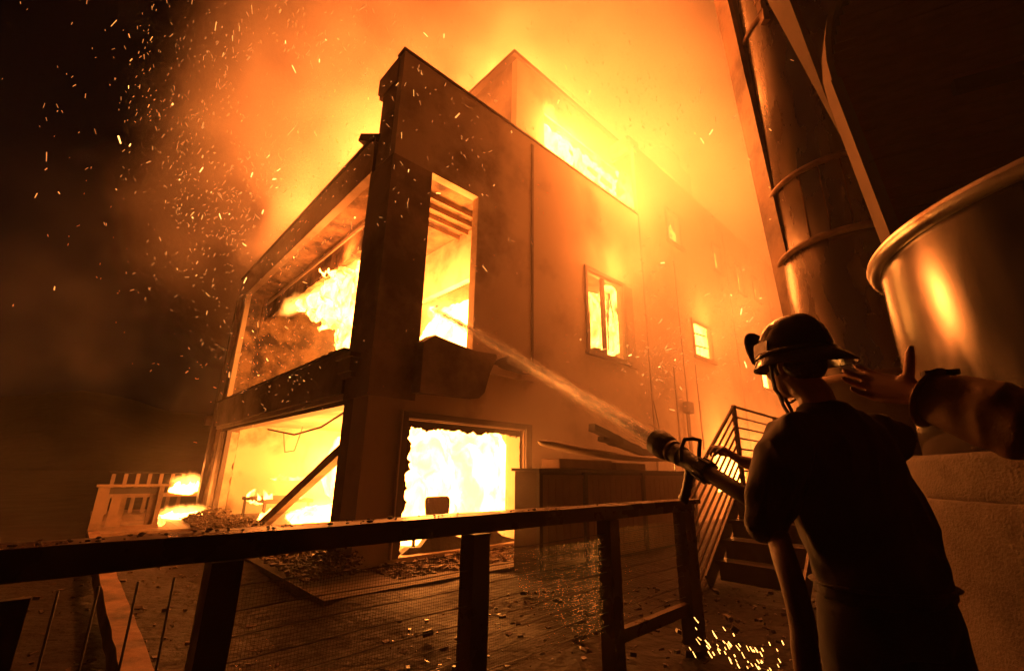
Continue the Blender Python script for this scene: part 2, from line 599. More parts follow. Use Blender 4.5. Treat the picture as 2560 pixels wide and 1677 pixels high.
# third storey set back behind the parapet
BAND = (4.78, 9.15, 9.3, 11.15)
hp('upper_wall', slab('l', (3.69, 9.5), (7.0, 12.3), (0.80, 1.0), [BAND]), STUCCO)
hp('upper_wall', slab('r', (1.0, 8.0), (7.0, 12.3), (3.69, 3.89)), SOOTY)
hp('upper_wall', slab('l', (3.89, 9.5), (7.4, 12.3), (3.4, 3.6)), PLASTER)
# charred eave hanging into the strip window
bm = bmesh.new()
pts = []
r = 4.78
while r < 9.15:
    pts.append((r, 10.98 - 0.03 * (r - 4.78) + 0.13 * mnoise.noise(Vector((r * 3.1, 0, 4))) + 0.08 * mnoise.noise(Vector((r * 8, 0, 2)))))
    r += 0.10
f = [[bm.verts.new((a, l, z)) for a, z in pts] for l in (0.86, 0.94)]
t = [[bm.verts.new((a, l, 11.2)) for a, z in pts] for l in (0.86, 0.94)]
for i in range(len(pts) - 1):
    bm.faces.new((f[0][i], f[0][i + 1], t[0][i + 1], t[0][i])); bm.faces.new((f[1][i + 1], f[1][i], t[1][i], t[1][i + 1]))
    bm.faces.new((f[0][i + 1], f[0][i], f[1][i], f[1][i + 1]))
bmesh.ops.recalc_face_normals(bm, faces=bm.faces)
hp('burnt_eave', bm, BURNT)
bm = bmesh.new()
bar(bm, (6.2, 1.05, 10.75), (9.0, 1.05, 10.55), 0.08, 0.16)
hp('fallen_purlin', bm, CHAR)
bm = bmesh.new()
bar(bm, (8.75, 1.03, 9.3), (8.72, 1.03, 11.1), 0.09, 0.09)
hp('window_post', bm, CHAR)

# --- windows of the long facade
def window_frame(h, mull=True, w=0.09, sill=True, shutter=False):
    r0, r1, z0, z1 = h
    fr = empty('window', (0, 0, 0)); fr.parent = house
    bm = bmesh.new()
    for a, b in (((r0 - w, -0.05, z1), (r1 + w, 0.06, z1 + w)), ((r0 - w, -0.05, z0), (r0 - 0.0, 0.06, z1 - 0.002)),
                 ((r1, -0.05, z0), (r1 + w, 0.06, z1 - 0.002))):
        box(bm, a, b)
    hp('frame', bm, DARKTRIM, fr)
    if mull:
        bm = bmesh.new()
        box(bm, ((r0 + r1) / 2 - 0.05, 0.06, z0), ((r0 + r1) / 2 + 0.05, 0.14, z1))
        wobble(bm, 0.015, 3, 1)
        hp('mullion', bm, CHAR, fr)
    if sill:
        bm = bmesh.new(); box(bm, (r0 - 0.14, -0.12, z0 - 0.10), (r1 + 0.14, 0.10, z0 - 0.002))
        hp('sill', bm, DARKTRIM, fr)
    if shutter:
        bm = bmesh.new()
        box(bm, (r1 + w + 0.01, -0.04, z0 - 0.12), (r1 + w + 0.36, -0.002, z1 + 0.05))
        hp('shutter', bm, SOOTY, fr)
    return fr
fr = window_frame(W1, shutter=True)
for p, q in (((5.62, 0.10, 4.2), (5.75, 0.16, 5.55)), ((6.45, 0.12, 4.9), (6.56, 0.12, 5.9)), ((6.56, 0.12, 5.9), (6.72, 0.12, 5.25)), ((6.42, 0.12, 4.3), (6.45, 0.12, 5.7))):
    bm = bmesh.new(); bar(bm, p, q, 0.018, 0.018)
    hp('hanging_strip', bm, CHAR, fr)
bm = bmesh.new()
pts = [(5.42, 4.06), (5.6, 4.12), (5.8, 4.24), (6.05, 4.26), (6.2, 4.16), (6.5, 4.14), (6.7, 4.2), (7.02, 4.06)]
f = [bm.verts.new((a, 0.1, z)) for a, z in pts]; g = [bm.verts.new((a, 0.3, z)) for a, z in pts]
for i in range(len(pts) - 1): bm.faces.new((f[i], f[i + 1], g[i + 1], g[i]))
bm.faces.new(f)
hp('burnt_lining', bm, CHAR, fr)
for h in (W2, W3, S1, S2, S3, S4):
    window_frame(h, mull=False, w=0.07)
for i in range(5):
    r0 = 11.2 + 0.0; z = 5.2 + i * 0.22
    bm = bmesh.new(); bar(bm, (11.2, 0.12, z), (12.5, 0.12, z + 0.1 * (i % 2)), 0.03, 0.04)
    if i in (1, 3): hp('blind_slat', bm, CHAR)
    else: bm.free()
# big ground-floor window: casing, deep reveal and jagged charred lining
gw = empty('window'); gw.parent = house
bm = bmesh.new()
r0, r1, z0, z1 = LOWER
box(bm, (r0 - 0.13, -0.05, z0), (r0 - 0.02, -0.002, z1 + 0.12)); box(bm, (r1 + 0.02, -0.05, z0), (r1 + 0.18, -0.002, z1 + 0.12))
box(bm, (r0 - 0.018, -0.05, z1 + 0.02), (r1 + 0.018, -0.002, z1 + 0.12))
hp('casing', bm, DARKTRIM, gw)
bm = bmesh.new()
box(bm, (r0 - 0.155, -0.075, z0), (r0 - 0.132, -0.004, z1 + 0.14))
hp('casing_bead', bm, PALETRIM, gw)
def ragged(a, b, n, amp, f, seed):
    out = []
    for i in range(n + 1):
        t = i / n
        p = (a[0] + (b[0] - a[0]) * t, a[1] + (b[1] - a[1]) * t)
        d = amp * (0.35 + 0.65 * abs(mnoise.noise(Vector((t * f, seed, 0)))) + 0.5 * abs(mnoise.noise(Vector((t * f * 4.3, seed, 2)))))
        out.append((p, d))
    return out
bm = bmesh.new()
top = ragged((r0, z1), (r1, z1), 70, 0.20, 9, 3)
for l0, l1 in ((0.12, 0.16),):
    A = [bm.verts.new((p[0], l0, z1)) for p, d in top]
    B = [bm.verts.new((p[0], l0, z1 - d)) for p, d in top]
    Cc = [bm.verts.new((p[0], l1, z1 - d)) for p, d in top]
    for i in range(70):
        bm.faces.new((A[i], A[i + 1], B[i + 1], B[i])); bm.faces.new((B[i], B[i + 1], Cc[i + 1], Cc[i]))
left = ragged((r0, z0), (r0, z1), 50, 0.16, 7, 9)
A = [bm.verts.new((r0, 0.10, p[1])) for p, d in left]
B = [bm.verts.new((r0 + d * 1.25, 0.10, p[1])) for p, d in left]
Cc = [bm.verts.new((r0 + d * 1.25, 0.15, p[1])) for p, d in left]
for i in range(50):
    bm.faces.new((A[i], A[i + 1], B[i + 1], B[i])); bm.faces.new((B[i], B[i + 1], Cc[i + 1], Cc[i]))
right = ragged((r1, z0), (r1, z1), 50, 0.10, 6, 21)
A = [bm.verts.new((r1, 0.06, p[1])) for p, d in right]
B = [bm.verts.new((r1 - d * 1.1, 0.06, p[1])) for p, d in right]
for i in range(50):
    bm.faces.new((A[i], A[i + 1], B[i + 1], B[i]))
hp('charred_lining', bm, CHAR, gw)
bm = bmesh.new()
prof = [(0.85, 0.08), (1.0, 0.18), (1.2, 0.15), (1.35, 0.34), (1.5, 0.46), (1.6, 0.40), (1.75, 0.30), (2.0, 0.22), (2.2, 0.30), (2.5, 0.42), (2.65, 0.34), (2.9, 0.2), (3.2, 0.1)]
f = [bm.verts.new((a, 0.16, z)) for a, z in prof]; g = [bm.verts.new((a + 0.06, 0.42, z * 0.8)) for a, z in prof]
k = [bm.verts.new((a, 0.10, 0.02)) for a, z in prof]
for i in range(len(prof) - 1):
    bm.faces.new((k[i], k[i + 1], f[i + 1], f[i])); bm.faces.new((f[i], f[i + 1], g[i + 1], g[i]))
wobble(bm, 0.03, 5, 2)
hp('burnt_sill_debris', bm, CHAR, gw)
# wall seams, conduit and lamp box on the long facade
for r, z0, z1 in ((3.47, 3.2, 8.8), (8.2, 0.0, 8.9), (9.6, 1.4, 4.4), (10.3, 0.2, 8.5), (11.1, 2.0, 4.8), (15.0, 0.2, 11.0), (20.0, 0.2, 11.0)):
    hbox('cover_strip', (r - 0.03, -0.022, z0), (r + 0.03, -0.003, z1), SOOTY)
bm = bmesh.new(); tube(bm, [(10.05, -0.06, 0.2), (10.05, -0.06, 3.0)], 0.03, 8)
hp('conduit', bm, DARKTRIM)
hbox('lamp_box', (9.9, -0.22, 3.0), (10.25, -0.02, 3.35), CHAR, bevel=0.03)
bm = bmesh.new(); tube(bm, [(8.25, -0.03, 1.75), (8.4, -0.03, 2.5), (8.2, -0.03, 3.2)], 0.012, 6)
hp('dangling_wire', bm, CHAR)
# wires and lath hanging in the lower opening
for pts in ([(0.3, 1.3, 2.28), (0.35, 2.6, 2.05), (0.4, 4.2, 1.98), (0.4, 6.2, 2.2)], [(0.2, 1.1, 2.3), (0.22, 1.14, 2.1), (0.25, 1.2, 2.02)],
            [(1.5, 7.0, 2.4), (1.5, 7.4, 1.75), (1.5, 8.2, 1.72), (1.5, 8.6, 2.3)]):
    bm = bmesh.new(); tube(bm, pts, 0.02, 6)
    hp('hanging_cable', bm, CHAR)

# chair silhouetted in the ground-floor window, table and beam in the burning room
ch = house_frame('dining_chair', label='burnt dining chair standing in the white-hot ground-floor window', cat='chair')
bm = bmesh.new()
prof = [(0.0, 0.42), (-0.02, 0.95), (0.01, 1.10)]
rows = []
for z, hw, th in ((0.40, 0.19, 0.03), (0.60, 0.22, 0.035), (0.80, 0.25, 0.035), (0.90, 0.25, 0.035), (0.95, 0.22, 0.03)):
    rows.append([bm.verts.new((1.86 + s * hw, 0.72 + t + 0.08 * (z - 0.4), z - 0.10)) for s, t in ((-1, -th), (1, -th), (1, th), (-1, th))])
for i in range(4):
    for j in range(4):
        bm.faces.new((rows[i][j], rows[i][(j + 1) % 4], rows[i + 1][(j + 1) % 4], rows[i + 1][j]))
bm.faces.new(rows[-1]); bm.faces.new(rows[0][::-1])
bmesh.ops.bevel(bm, geom=bm.edges[:], offset=0.012, segments=2, affect='EDGES')
obj('backrest', bm, CHAR, ch)
bm = bmesh.new(); box(bm, (1.64, 0.78, 0.36), (2.08, 1.18, 0.42)); obj('seat', bm, CHAR, ch)
for x, y in ((1.66, 0.74), (2.03, 0.74), (1.66, 1.13), (2.03, 1.13)):
    bm = bmesh.new(); bar(bm, (x, y, -0.02), (x, y, 0.36), 0.045, 0.045); obj('leg', bm, CHAR, ch)
bm = bmesh.new()
bar(bm, (0.32, 1.25, 1.66), (0.32, 5.5, -0.06), 0.16, 0.17)
bmesh.ops.subdivide_edges(bm, edges=bm.edges[:], cuts=6, use_grid_fill=True)
wobble(bm, 0.018, 2.5, 4)
o = obj('fallen_beam', bm, mat('scorched_beam', (0.30, 0.19, 0.11), 0.8, scale=3, var=0.4, bump=0.5, bscale=16, col2=(0.06, 0.04, 0.03), thr=0.56))
o.location = CORNER; o.rotation_euler = (0, 0, HROT)
tag(o, 'scorched timber beam fallen diagonally across the wide ground-floor opening', 'beam')
tb = house_frame('burning_table', label='low charred table inside the left ground-floor room', cat='table')
bm = bmesh.new(); box(bm, (0.7, 6.6, 0.42), (1.9, 8.6, 0.50)); bmesh.ops.subdivide_edges(bm, edges=bm.edges[:], cuts=8, use_grid_fill=True); wobble(bm, 0.03, 3, 8)
obj('table_top', bm, CHAR, tb)
for x, y in ((0.75, 6.7), (1.82, 6.7), (0.75, 8.5), (1.82, 8.5)):
    bm = bmesh.new(); bar(bm, (x, y, -0.02), (x, y, 0.42), 0.06, 0.06); obj('leg', bm, CHAR, tb)
# ================================================================== flames (each a body of burning gas)
FL_HOT = flame_mat('flame_white_hot', 14, 40, 2.0, 0.0)
FL_MID = flame_mat('flame_yellow_white', 2.6, 22, 2.4, 3.0)
FL_SOFT = flame_mat('flame_orange_yellow', 1.5, 9, 3.0, 7.0)

def flame(label, blobs, tongues=(), m=FL_MID, voxel=0.06, amp=0.10, f=2.2, seed=1, lights=(), local=True, zs=0.5):
    """blobs: (centre, (rx, ry, rz)); tongues: (base, tip, radius)"""
    bm = bmesh.new()
    for c, rr in blobs:
        res = bmesh.ops.create_icosphere(bm, subdivisions=3, radius=1.0)
        for v in res['verts']:
            v.co = Vector((v.co.x * rr[0] + c[0], v.co.y * rr[1] + c[1], v.co.z * rr[2] + c[2]))
    for b, t, r in tongues:
        b, t = Vector(b), Vector(t)
        mid = b.lerp(t, 0.5) + Vector((random.uniform(-1, 1), random.uniform(-1, 1), 0)) * r * 0.6
        tube(bm, [b, b.lerp(mid, 0.6), mid, mid.lerp(t, 0.55), t], [r, r * 0.95, r * 0.7, r * 0.35, r * 0.06], 8)
    o = obj('flame', bm, m)
    evaluated(o, [('REMESH', dict(mode='VOXEL', voxel_size=voxel))])
    off = Vector((seed * 5.1, seed * 2.3, seed * 9.7))
    for v in o.data.vertices:
        q = Vector((v.co.x, v.co.y, v.co.z * zs))
        v.co += mnoise.noise_vector(q * f + off) * amp + mnoise.noise_vector(q * f * 3.1 + off) * amp * 0.5 + mnoise.noise_vector(q * f * 8.3 + off) * amp * 0.28
    for p in o.data.polygons: p.use_smooth = True
    if local:
        o.location = CORNER; o.rotation_euler = (0, 0, HROT)
    tag(o, label, 'flame', 'flames in and on the house')
    for loc, pw, rad in lights:
        fire_fill_lamp('fire_fill_lamp', loc, pw, rad, o)  # lamp added to the flame's own glow; several hang clear of any flame
    return o

def licks(r0, r1, l, z, n, h, rad, dl=0.0):
    out = []
    for i in range(n):
        r = r0 + (r1 - r0) * (i + random.random()) / n
        hh = h * random.uniform(0.5, 1.2)
        out.append(((r, l, z), (r + random.uniform(-0.2, 0.2), l + dl + random.uniform(-0.1, 0.1), z + hh), rad * random.uniform(0.6, 1.2)))
    return out

random.seed(5)
flame('white-hot fire filling the big ground-floor window', [((2.5, 2.5, 1.1), (1.5, 0.8, 1.3)), ((3.9, 2.4, 1.1), (1.4, 0.9, 1.3)), ((1.9, 1.9, 0.5), (0.8, 0.6, 0.7))],
      licks(1.2, 3.6, 1.9, 0.3, 8, 1.5, 0.3), FL_HOT, 0.09, 0.14, lights=[((1.9, 0.9, 1.4), 220, 0.4)], seed=1)
flame('white-hot fire at the back of the wide ground-floor room', [((4.0, 8.6, 1.25), (1.15, 0.55, 1.4)), ((5.2, 7.9, 1.2), (1.2, 1.0, 1.4)), ((0.95, 2.3, 0.1), (0.35, 0.9, 0.28)), ((2.6, 5.2, 0.1), (1.6, 2.6, 0.25))],
      licks(4.2, 5.0, 6.0, 0.3, 6, 1.7, 0.35), FL_HOT, 0.10, 0.14, lights=[((2.4, 5.6, 1.6), 700, 0.4)], seed=2)
flame('fire rolling out under the burnt header of the upper balcony, beside the corner pillar',
      [((1.0, 3.1, 4.95), (0.20, 0.5, 1.05)), ((0.98, 3.8, 5.3), (0.20, 0.65, 0.62)), ((0.95, 4.7, 5.62), (0.2, 0.65, 0.32)), ((1.5, 4.5, 4.6), (0.2, 0.5, 1.1))],
      [((0.95, 5.6, 5.6), (0.75, 7.0, 5.65), 0.2), ((0.95, 4.9, 5.3), (0.8, 6.1, 5.2), 0.2), ((1.0, 4.0, 4.8), (0.9, 4.9, 4.6), 0.22), ((1.0, 3.2, 4.3), (0.95, 3.9, 3.9), 0.2),
       ((0.85, 3.4, 5.7), (0.5, 4.6, 5.95), 0.15), ((1.0, 3.0, 4.1), (1.0, 3.2, 3.3), 0.25)],
      FL_MID, 0.042, 0.17, 2.8, seed=3, lights=[((0.5, 4.4, 4.7), 300, 0.25), ((0.3, 3.0, 5.9), 60, 0.2)])
flame('white-hot fire behind the balcony opening right of the corner pillar', [((3.6, 2.4, 4.2), (0.8, 1.9, 1.25)), ((2.9, 1.3, 3.8), (0.7, 0.7, 0.8))],
      licks(2.9, 4.0, 1.8, 3.4, 6, 1.6, 0.3), FL_HOT, 0.08, 0.14, lights=[((1.9, 1.6, 4.6), 800, 0.35)], seed=4)
flame('long band of fire in the set-back top-floor strip window', [((5.7, 1.55, 10.9), (0.9, 0.4, 1.35)), ((6.9, 1.55, 10.9), (1.0, 0.4, 1.35)), ((8.0, 1.55, 10.8), (1.0, 0.4, 1.35)), ((8.9, 1.55, 10.8), (0.6, 0.4, 1.3))],
      licks(4.9, 9.1, 1.3, 10.2, 16, 1.2, 0.22, -0.35), FL_HOT, 0.07, 0.16, 2.6, lights=[((5.3, 0.55, 10.4), 650, 0.2), ((6.7, 0.5, 10.4), 750, 0.2), ((6.3, -0.6, 9.4), 600, 1.0), ((8.0, -0.6, 9.2), 700, 1.0)], seed=5)  # the two lamps before the wall are added to brighten facade and haze
flame('flames licking out over the sill of the top-floor strip window', [((7.9, 0.72, 9.55), (0.7, 0.12, 0.22)), ((6.1, 0.72, 9.5), (0.6, 0.12, 0.2))],
      licks(5.0, 9.2, 0.74, 9.4, 16, 0.75, 0.11) + licks(8.3, 9.2, 0.72, 10.0, 6, 1.0, 0.14), FL_MID, 0.04, 0.07, 4.0, seed=6)
flame('flames standing on the far roof edge above the small windows', [((10.7, 0.5, 11.75), (0.5, 0.2, 0.3)), ((11.6, 0.5, 11.7), (0.5, 0.2, 0.22))],
      licks(10.2, 12.1, 0.5, 11.6, 9, 0.75, 0.14), FL_MID, 0.04, 0.09, 3.6, seed=7, lights=[((11.2, 0.8, 13.4), 2000, 1.2), ((15.5, 0.6, 13.2), 2000, 1.2)])  # lamps added high over the roof to light the smoke
flame('little flame low on the far roof edge, between the roof fire and the column', [((16.6, 0.4, 11.65), (0.25, 0.15, 0.14))], licks(16.4, 16.8, 0.4, 11.6, 3, 0.3, 0.12), FL_MID, 0.04, 0.06, 3.6, seed=8)
flame('bright flame on the far roof edge beside the steel column', [((20.8, 0.4, 11.75), (0.4, 0.2, 0.28))], licks(20.5, 21.1, 0.4, 11.65, 4, 0.5, 0.16), FL_HOT, 0.04, 0.07, 3.6, seed=28)
flame('smallest flame on the far roof edge, closest to the column', [((22.6, 0.4, 11.65), (0.3, 0.2, 0.18))], licks(22.4, 22.8, 0.4, 11.6, 2, 0.3, 0.14), FL_HOT, 0.04, 0.06, 3.6, seed=29)
flame('fire in the two-light window with a burnt mullion', [((6.75, 0.95, 5.1), (0.55, 0.3, 0.9)), ((7.6, 0.95, 5.1), (0.5, 0.3, 0.7)), ((7.7, 0.9, 6.3), (0.35, 0.25, 0.35)), ((8.0, 1.7, 6.0), (1.4, 0.4, 0.8))],
      licks(6.2, 7.8, 0.85, 4.6, 6, 1.0, 0.2), FL_MID, 0.05, 0.10, 3.0, seed=9, lights=[((6.2, 0.42, 5.9), 60, 0.2), ((6.6, -0.7, 6.6), 420, 0.8)])  # the outer lamp is added before the wall to brighten it
flame('fire in the single upper window with burnt blind slats', [((12.7, 0.42, 5.9), (1.1, 0.12, 0.9))], licks(12.1, 13.3, 0.40, 5.3, 5, 0.8, 0.15), FL_HOT, 0.05, 0.10, 3.0, seed=10,
      lights=[((12.2, -0.9, 6.6), 750, 1.0)])  # lamp added in open air outside the window, for facade and smoke
flame('fire in the upper window beside the helmet brim', [((18.9, 0.40, 5.5), (1.1, 0.10, 0.75))], licks(18.2, 19.6, 0.38, 5.0, 5, 0.8, 0.15), FL_HOT, 0.05, 0.10, 3.0, seed=11)
flame('fire in the ground-floor doorway behind the stair rails', [((13.8, 0.42, 1.35), (1.5, 0.12, 0.8))], licks(12.6, 15.0, 0.40, 0.9, 6, 0.8, 0.15), FL_HOT, 0.05, 0.10, 3.0, seed=12,
      lights=[((12.6, -1.2, 2.0), 800, 0.7)])  # lamp added outside the doorway to brighten the facade
flame('thin flames in the small top-floor window nearest the strip window', [((11.0, 0.4, 9.5), (0.5, 0.10, 0.35))], licks(10.7, 11.4, 0.40, 9.2, 4, 0.9, 0.10), FL_SOFT, 0.04, 0.06, 4, seed=13,
      lights=[((10.7, 0.9, 9.8), 18, 0.15)])
flame('thin flames in the second small top-floor window', [((14.85, 0.4, 9.7), (0.4, 0.1, 0.5))], licks(14.6, 15.1, 0.40, 9.4, 3, 0.8, 0.09), FL_SOFT, 0.04, 0.06, 4, seed=14)
flame('thin flames in the third small top-floor window', [((17.2, 0.4, 9.6), (0.4, 0.1, 0.5))], licks(17.0, 17.5, 0.40, 9.3, 3, 0.8, 0.09), FL_MID, 0.04, 0.06, 4, seed=15)
flame('thin flames in the fourth small top-floor window', [((19.2, 0.4, 9.6), (0.45, 0.1, 0.45))], licks(18.9, 19.6, 0.40, 9.2, 3, 0.8, 0.09), FL_MID, 0.04, 0.06, 4, seed=16)
# small fires on the floor, the table and the deck
flame('row of little flames along the charred table edge', [((0.75, 7.6, 0.42), (0.06, 0.8, 0.05)), ((1.6, 6.8, 0.62), (0.12, 0.2, 0.13))], licks(0.7, 1.0, 7.0, 0.5, 3, 0.3, 0.06) + licks(0.72, 0.9, 8.3, 0.5, 3, 0.2, 0.05), FL_MID, 0.03, 0.04, 5, seed=17)
flame('little flames along a shelf in the ground-floor room', [((2.2, 9.1, 0.95), (0.75, 0.06, 0.05))], licks(1.6, 2.9, 9.1, 0.95, 7, 0.16, 0.05), FL_MID, 0.03, 0.03, 6, seed=18)
flame('small fire on the floor at the foot of the fallen beam', [((0.45, 5.6, 0.1), (0.12, 0.3, 0.12))], licks(0.35, 0.6, 5.5, 0.05, 4, 0.35, 0.08), FL_MID, 0.03, 0.04, 5, seed=19)
flame('small fire on the deck outside the end pier', [((-0.6, 8.6, 0.05), (0.55, 0.16, 0.08))], licks(-1.1, -0.2, 8.6, 0.03, 10, 0.16, 0.06), FL_HOT, 0.035, 0.05, 4, seed=20, lights=[((-0.6, 8.6, 0.7), 14, 0.1)])
flame('small fire on the low wall behind the deck rail', [((-0.35, 10.8, 0.62), (0.4, 0.15, 0.14))], licks(-0.6, 0.1, 10.8, 0.6, 7, 0.3, 0.08), FL_HOT, 0.035, 0.05, 4, seed=21, lights=[((-0.4, 10.7, 1.3), 22, 0.1)])
flame('tiny flame at the foot of the deck railing', [((-1.25, 7.0, 0.06), (0.08, 0.05, 0.07))], licks(-1.3, -1.2, 7.0, 0.04, 2, 0.2, 0.05), FL_SOFT, 0.025, 0.02, 6, seed=22)
flame('yellow flames showing just above the top-floor roof line', [((6.6, 3.2, 12.7), (0.9, 0.5, 0.4)), ((8.9, 3.4, 12.8), (0.9, 0.5, 0.5))], licks(5.6, 9.4, 3.0, 12.6, 9, 0.8, 0.25), FL_SOFT, 0.07, 0.14, 2.5, seed=23,
      lights=[((6.0, 3.4, 14.5), 5000, 1.0), ((3.0, 5.5, 10.5), 4200, 1.0), ((10.5, 4.0, 14.0), 4200, 1.0)])  # big lamps added above the roofs so the smoke glows
flame('unseen fire added behind the corner parapet to light the smoke', [((2.2, 3.4, 7.7), (1.0, 1.4, 0.5))], licks(1.4, 3.0, 3.4, 7.5, 7, 1.0, 0.35), FL_SOFT, 0.08, 0.14, 2.5, seed=24,
      lights=[((1.6, 3.6, 9.0), 1100, 0.5), ((1.2, 7.0, 8.6), 1000, 0.5)])  # fire and lamps added out of sight to light the smoke

# ================================================================== smoke, lit by the flames and the lamps added to them
class GN:
    def __init__(s, name):
        s.t = bpy.data.node_groups.new(name, 'GeometryNodeTree')
        s.t.interface.new_socket('Geometry', in_out='OUTPUT', socket_type='NodeSocketGeometry')
        s.N, s.L = s.t.nodes, s.t.links
        s.pos = s.N.new('GeometryNodeInputPosition').outputs[0]
        sp = s.N.new('ShaderNodeSeparateXYZ'); s.L.new(s.pos, sp.inputs[0])
        s.x, s.y, s.z = sp.outputs
    def put(s, sock, v):
        if hasattr(v, 'is_output'): s.L.new(v, sock)
        else: sock.default_value = v
    def m(s, op, a, b=0.0, c=0.0):
        n = s.N.new('ShaderNodeMath'); n.operation = op
        for i, v in enumerate((a, b, c)): s.put(n.inputs[i], v)
        return n.outputs[0]
    def step(s, v, a, b, lo=0.0, hi=1.0):
        n = s.N.new('ShaderNodeMapRange'); n.interpolation_type = 'SMOOTHSTEP'
        s.put(n.inputs['Value'], v)
        for k, q in (('From Min', a), ('From Max', b), ('To Min', lo), ('To Max', hi)): s.put(n.inputs[k], q)
        return n.outputs[0]
    def noise(s, scale, detail=3.0, rough=0.55, off=(0, 0, 0), sc=(1, 1, 1), dist=0.0):
        a = s.N.new('ShaderNodeVectorMath'); a.operation = 'MULTIPLY'
        s.L.new(s.pos, a.inputs[0]); a.inputs[1].default_value = sc
        b = s.N.new('ShaderNodeVectorMath'); b.operation = 'ADD'
        s.L.new(a.outputs[0], b.inputs[0]); b.inputs[1].default_value = off
        n = s.N.new('ShaderNodeTexNoise')
        n.inputs['Scale'].default_value = scale; n.inputs['Detail'].default_value = detail
        n.inputs['Roughness'].default_value = rough; n.inputs['Distortion'].default_value = dist
        s.L.new(b.outputs[0], n.inputs['Vector'])
        return n.outputs['Fac']
    def out(s, dens, lo, hi, res, material):
        v = s.N.new('GeometryNodeVolumeCube')
        s.L.new(dens, v.inputs['Density'])
        v.inputs['Min'].default_value = lo; v.inputs['Max'].default_value = hi
        for k, q in zip(('Resolution X', 'Resolution Y', 'Resolution Z'), res): v.inputs[k].default_value = q
        sm = s.N.new('GeometryNodeSetMaterial'); sm.inputs['Material'].default_value = material
        o = s.N.new('NodeGroupOutput')
        s.L.new(v.outputs[0], sm.inputs[0]); s.L.new(sm.outputs[0], o.inputs[0])
        return s.t

sm = bpy.data.materials.new('smoke'); sm.use_nodes = True
sn, sl = sm.node_tree.nodes, sm.node_tree.links
sn.remove(sn['Principled BSDF'])
pv = sn.new('ShaderNodeVolumePrincipled')
pv.inputs['Color'].default_value = (0.82, 0.74, 0.66, 1)
pv.inputs['Density'].default_value = 1.0
pv.inputs['Anisotropy'].default_value = 0.15
sl.new(pv.outputs[0], sn['Material Output'].inputs['Volume'])

g = GN('smoke_field')
# house axes
def lin(a, b, c):
    return g.m('ADD', g.m('ADD', g.m('MULTIPLY', g.x, a), g.m('MULTIPLY', g.y, b)), c)
gr = lin(ER.x, ER.y, -(CORNER.dot(ER)))
gl = lin(EL.x, EL.y, -(CORNER.dot(EL)))
big = g.noise(0.16, 2.0, 0.5, (3, 1, 7), (1, 1, 0.8), 0.6)
fine = g.noise(0.52, 5.0, 0.66, (9, 4, 2), (1, 1, 0.85), 0.9)
cloud = g.step(g.m('ADD', g.m('MULTIPLY', big, 0.38), g.m('MULTIPLY', fine, 0.62)), 0.45, 0.58)
wisp = g.step(fine, 0.40, 0.72)
# plume above and behind the roofs, thinning to the left
leftfade = g.step(g.m('ADD', g.m('ADD', gr, g.m('MULTIPLY', g.m('SUBTRACT', big, 0.5), 8.0)), g.m('MULTIPLY', g.m('SUBTRACT', fine, 0.5), 5.0)), -3.0, 0.9)
behind = g.m('MULTIPLY', g.step(g.z, 5.5, 9.0), g.step(gl, 0.6, 2.4))
over = g.m('MULTIPLY', g.m('MULTIPLY', g.step(g.z, 7.5, 11.0), g.step(gl, -5.0, -1.5, 0.0, 0.28)), g.step(gr, 2.5, 6.0))
plume = g.m('MULTIPLY', g.m('MULTIPLY', g.m('MAXIMUM', behind, over), leftfade), g.m('ADD', 0.015, g.m('MULTIPLY', cloud, 0.95)))
# smoke rolling down the long facade
front = g.m('MULTIPLY', g.m('MULTIPLY', g.step(gr, 1.0, 4.8), g.step(gl, -4.4, -0.8)), g.m('SUBTRACT', 1.0, g.step(gl, 0.0, 0.4)))
front = g.m('MULTIPLY', front, g.m('ADD', 0.11, g.m('MULTIPLY', wisp, 0.30)))
front = g.m('MULTIPLY', front, g.step(g.z, 0.5, 7.0, 0.5, 1.2))
front = g.m('MULTIPLY', front, g.step(gr, 8.0, 17.0, 1.0, 0.35))
# thin drift left of the short facade
drift = g.m('MULTIPLY', g.m('MULTIPLY', g.step(gr, 0.3, -1.2), g.step(gr, -10.0, -3.0)), g.m('MULTIPLY', g.m('MULTIPLY', g.step(gl, 2.0, 6.0), g.step(g.z, 8.5, 4.0)), g.m('MULTIPLY', cloud, 0.022)))
# thin haze everywhere near the house
thin = g.m('MULTIPLY', g.step(g.x, -4.5, -1.0), 0.004)
dens = g.m('ADD', g.m('ADD', g.m('MAXIMUM', plume, front), drift), thin)
tree = g.out(dens, (-16, -2.0, -0.1), (24, 32, 24), (114, 97, 69), sm)
bm = bmesh.new(); box(bm, (-16, -2.0, -0.1), (24, 32, 24))
so = obj('smoke', bm, sm)
md = so.modifiers.new('smoke', 'NODES'); md.node_group = tree
tag(so, 'firelit smoke billowing over and in front of the house', None, kind='stuff')

# smoke inside the two open rooms
for nm, a, b, d in (('room_smoke', (0.4, 0.85, 0.05), (7.5, 9.28, 2.45), 0.10), ('room_smoke', (0.8, 0.9, 3.2), (4.55, 9.25, 6.6), 0.05)):
    m_ = bpy.data.materials.new(nm); m_.use_nodes = True
    nn = m_.node_tree.nodes; nn.remove(nn['Principled BSDF'])
    v = nn.new('ShaderNodeVolumePrincipled'); v.inputs['Density'].default_value = d; v.inputs['Color'].default_value = (0.75, 0.62, 0.5, 1)
    m_.node_tree.links.new(v.outputs[0], nn['Material Output'].inputs['Volume'])
    bm = bmesh.new(); box(bm, a, b)
    o = obj('smoke', bm, m_); o.location = CORNER; o.rotation_euler = (0, 0, HROT)
    tag(o, 'smoke hanging inside the burning ' + ('ground-floor room' if a[2] < 1 else 'upper balcony'), None, kind='stuff')

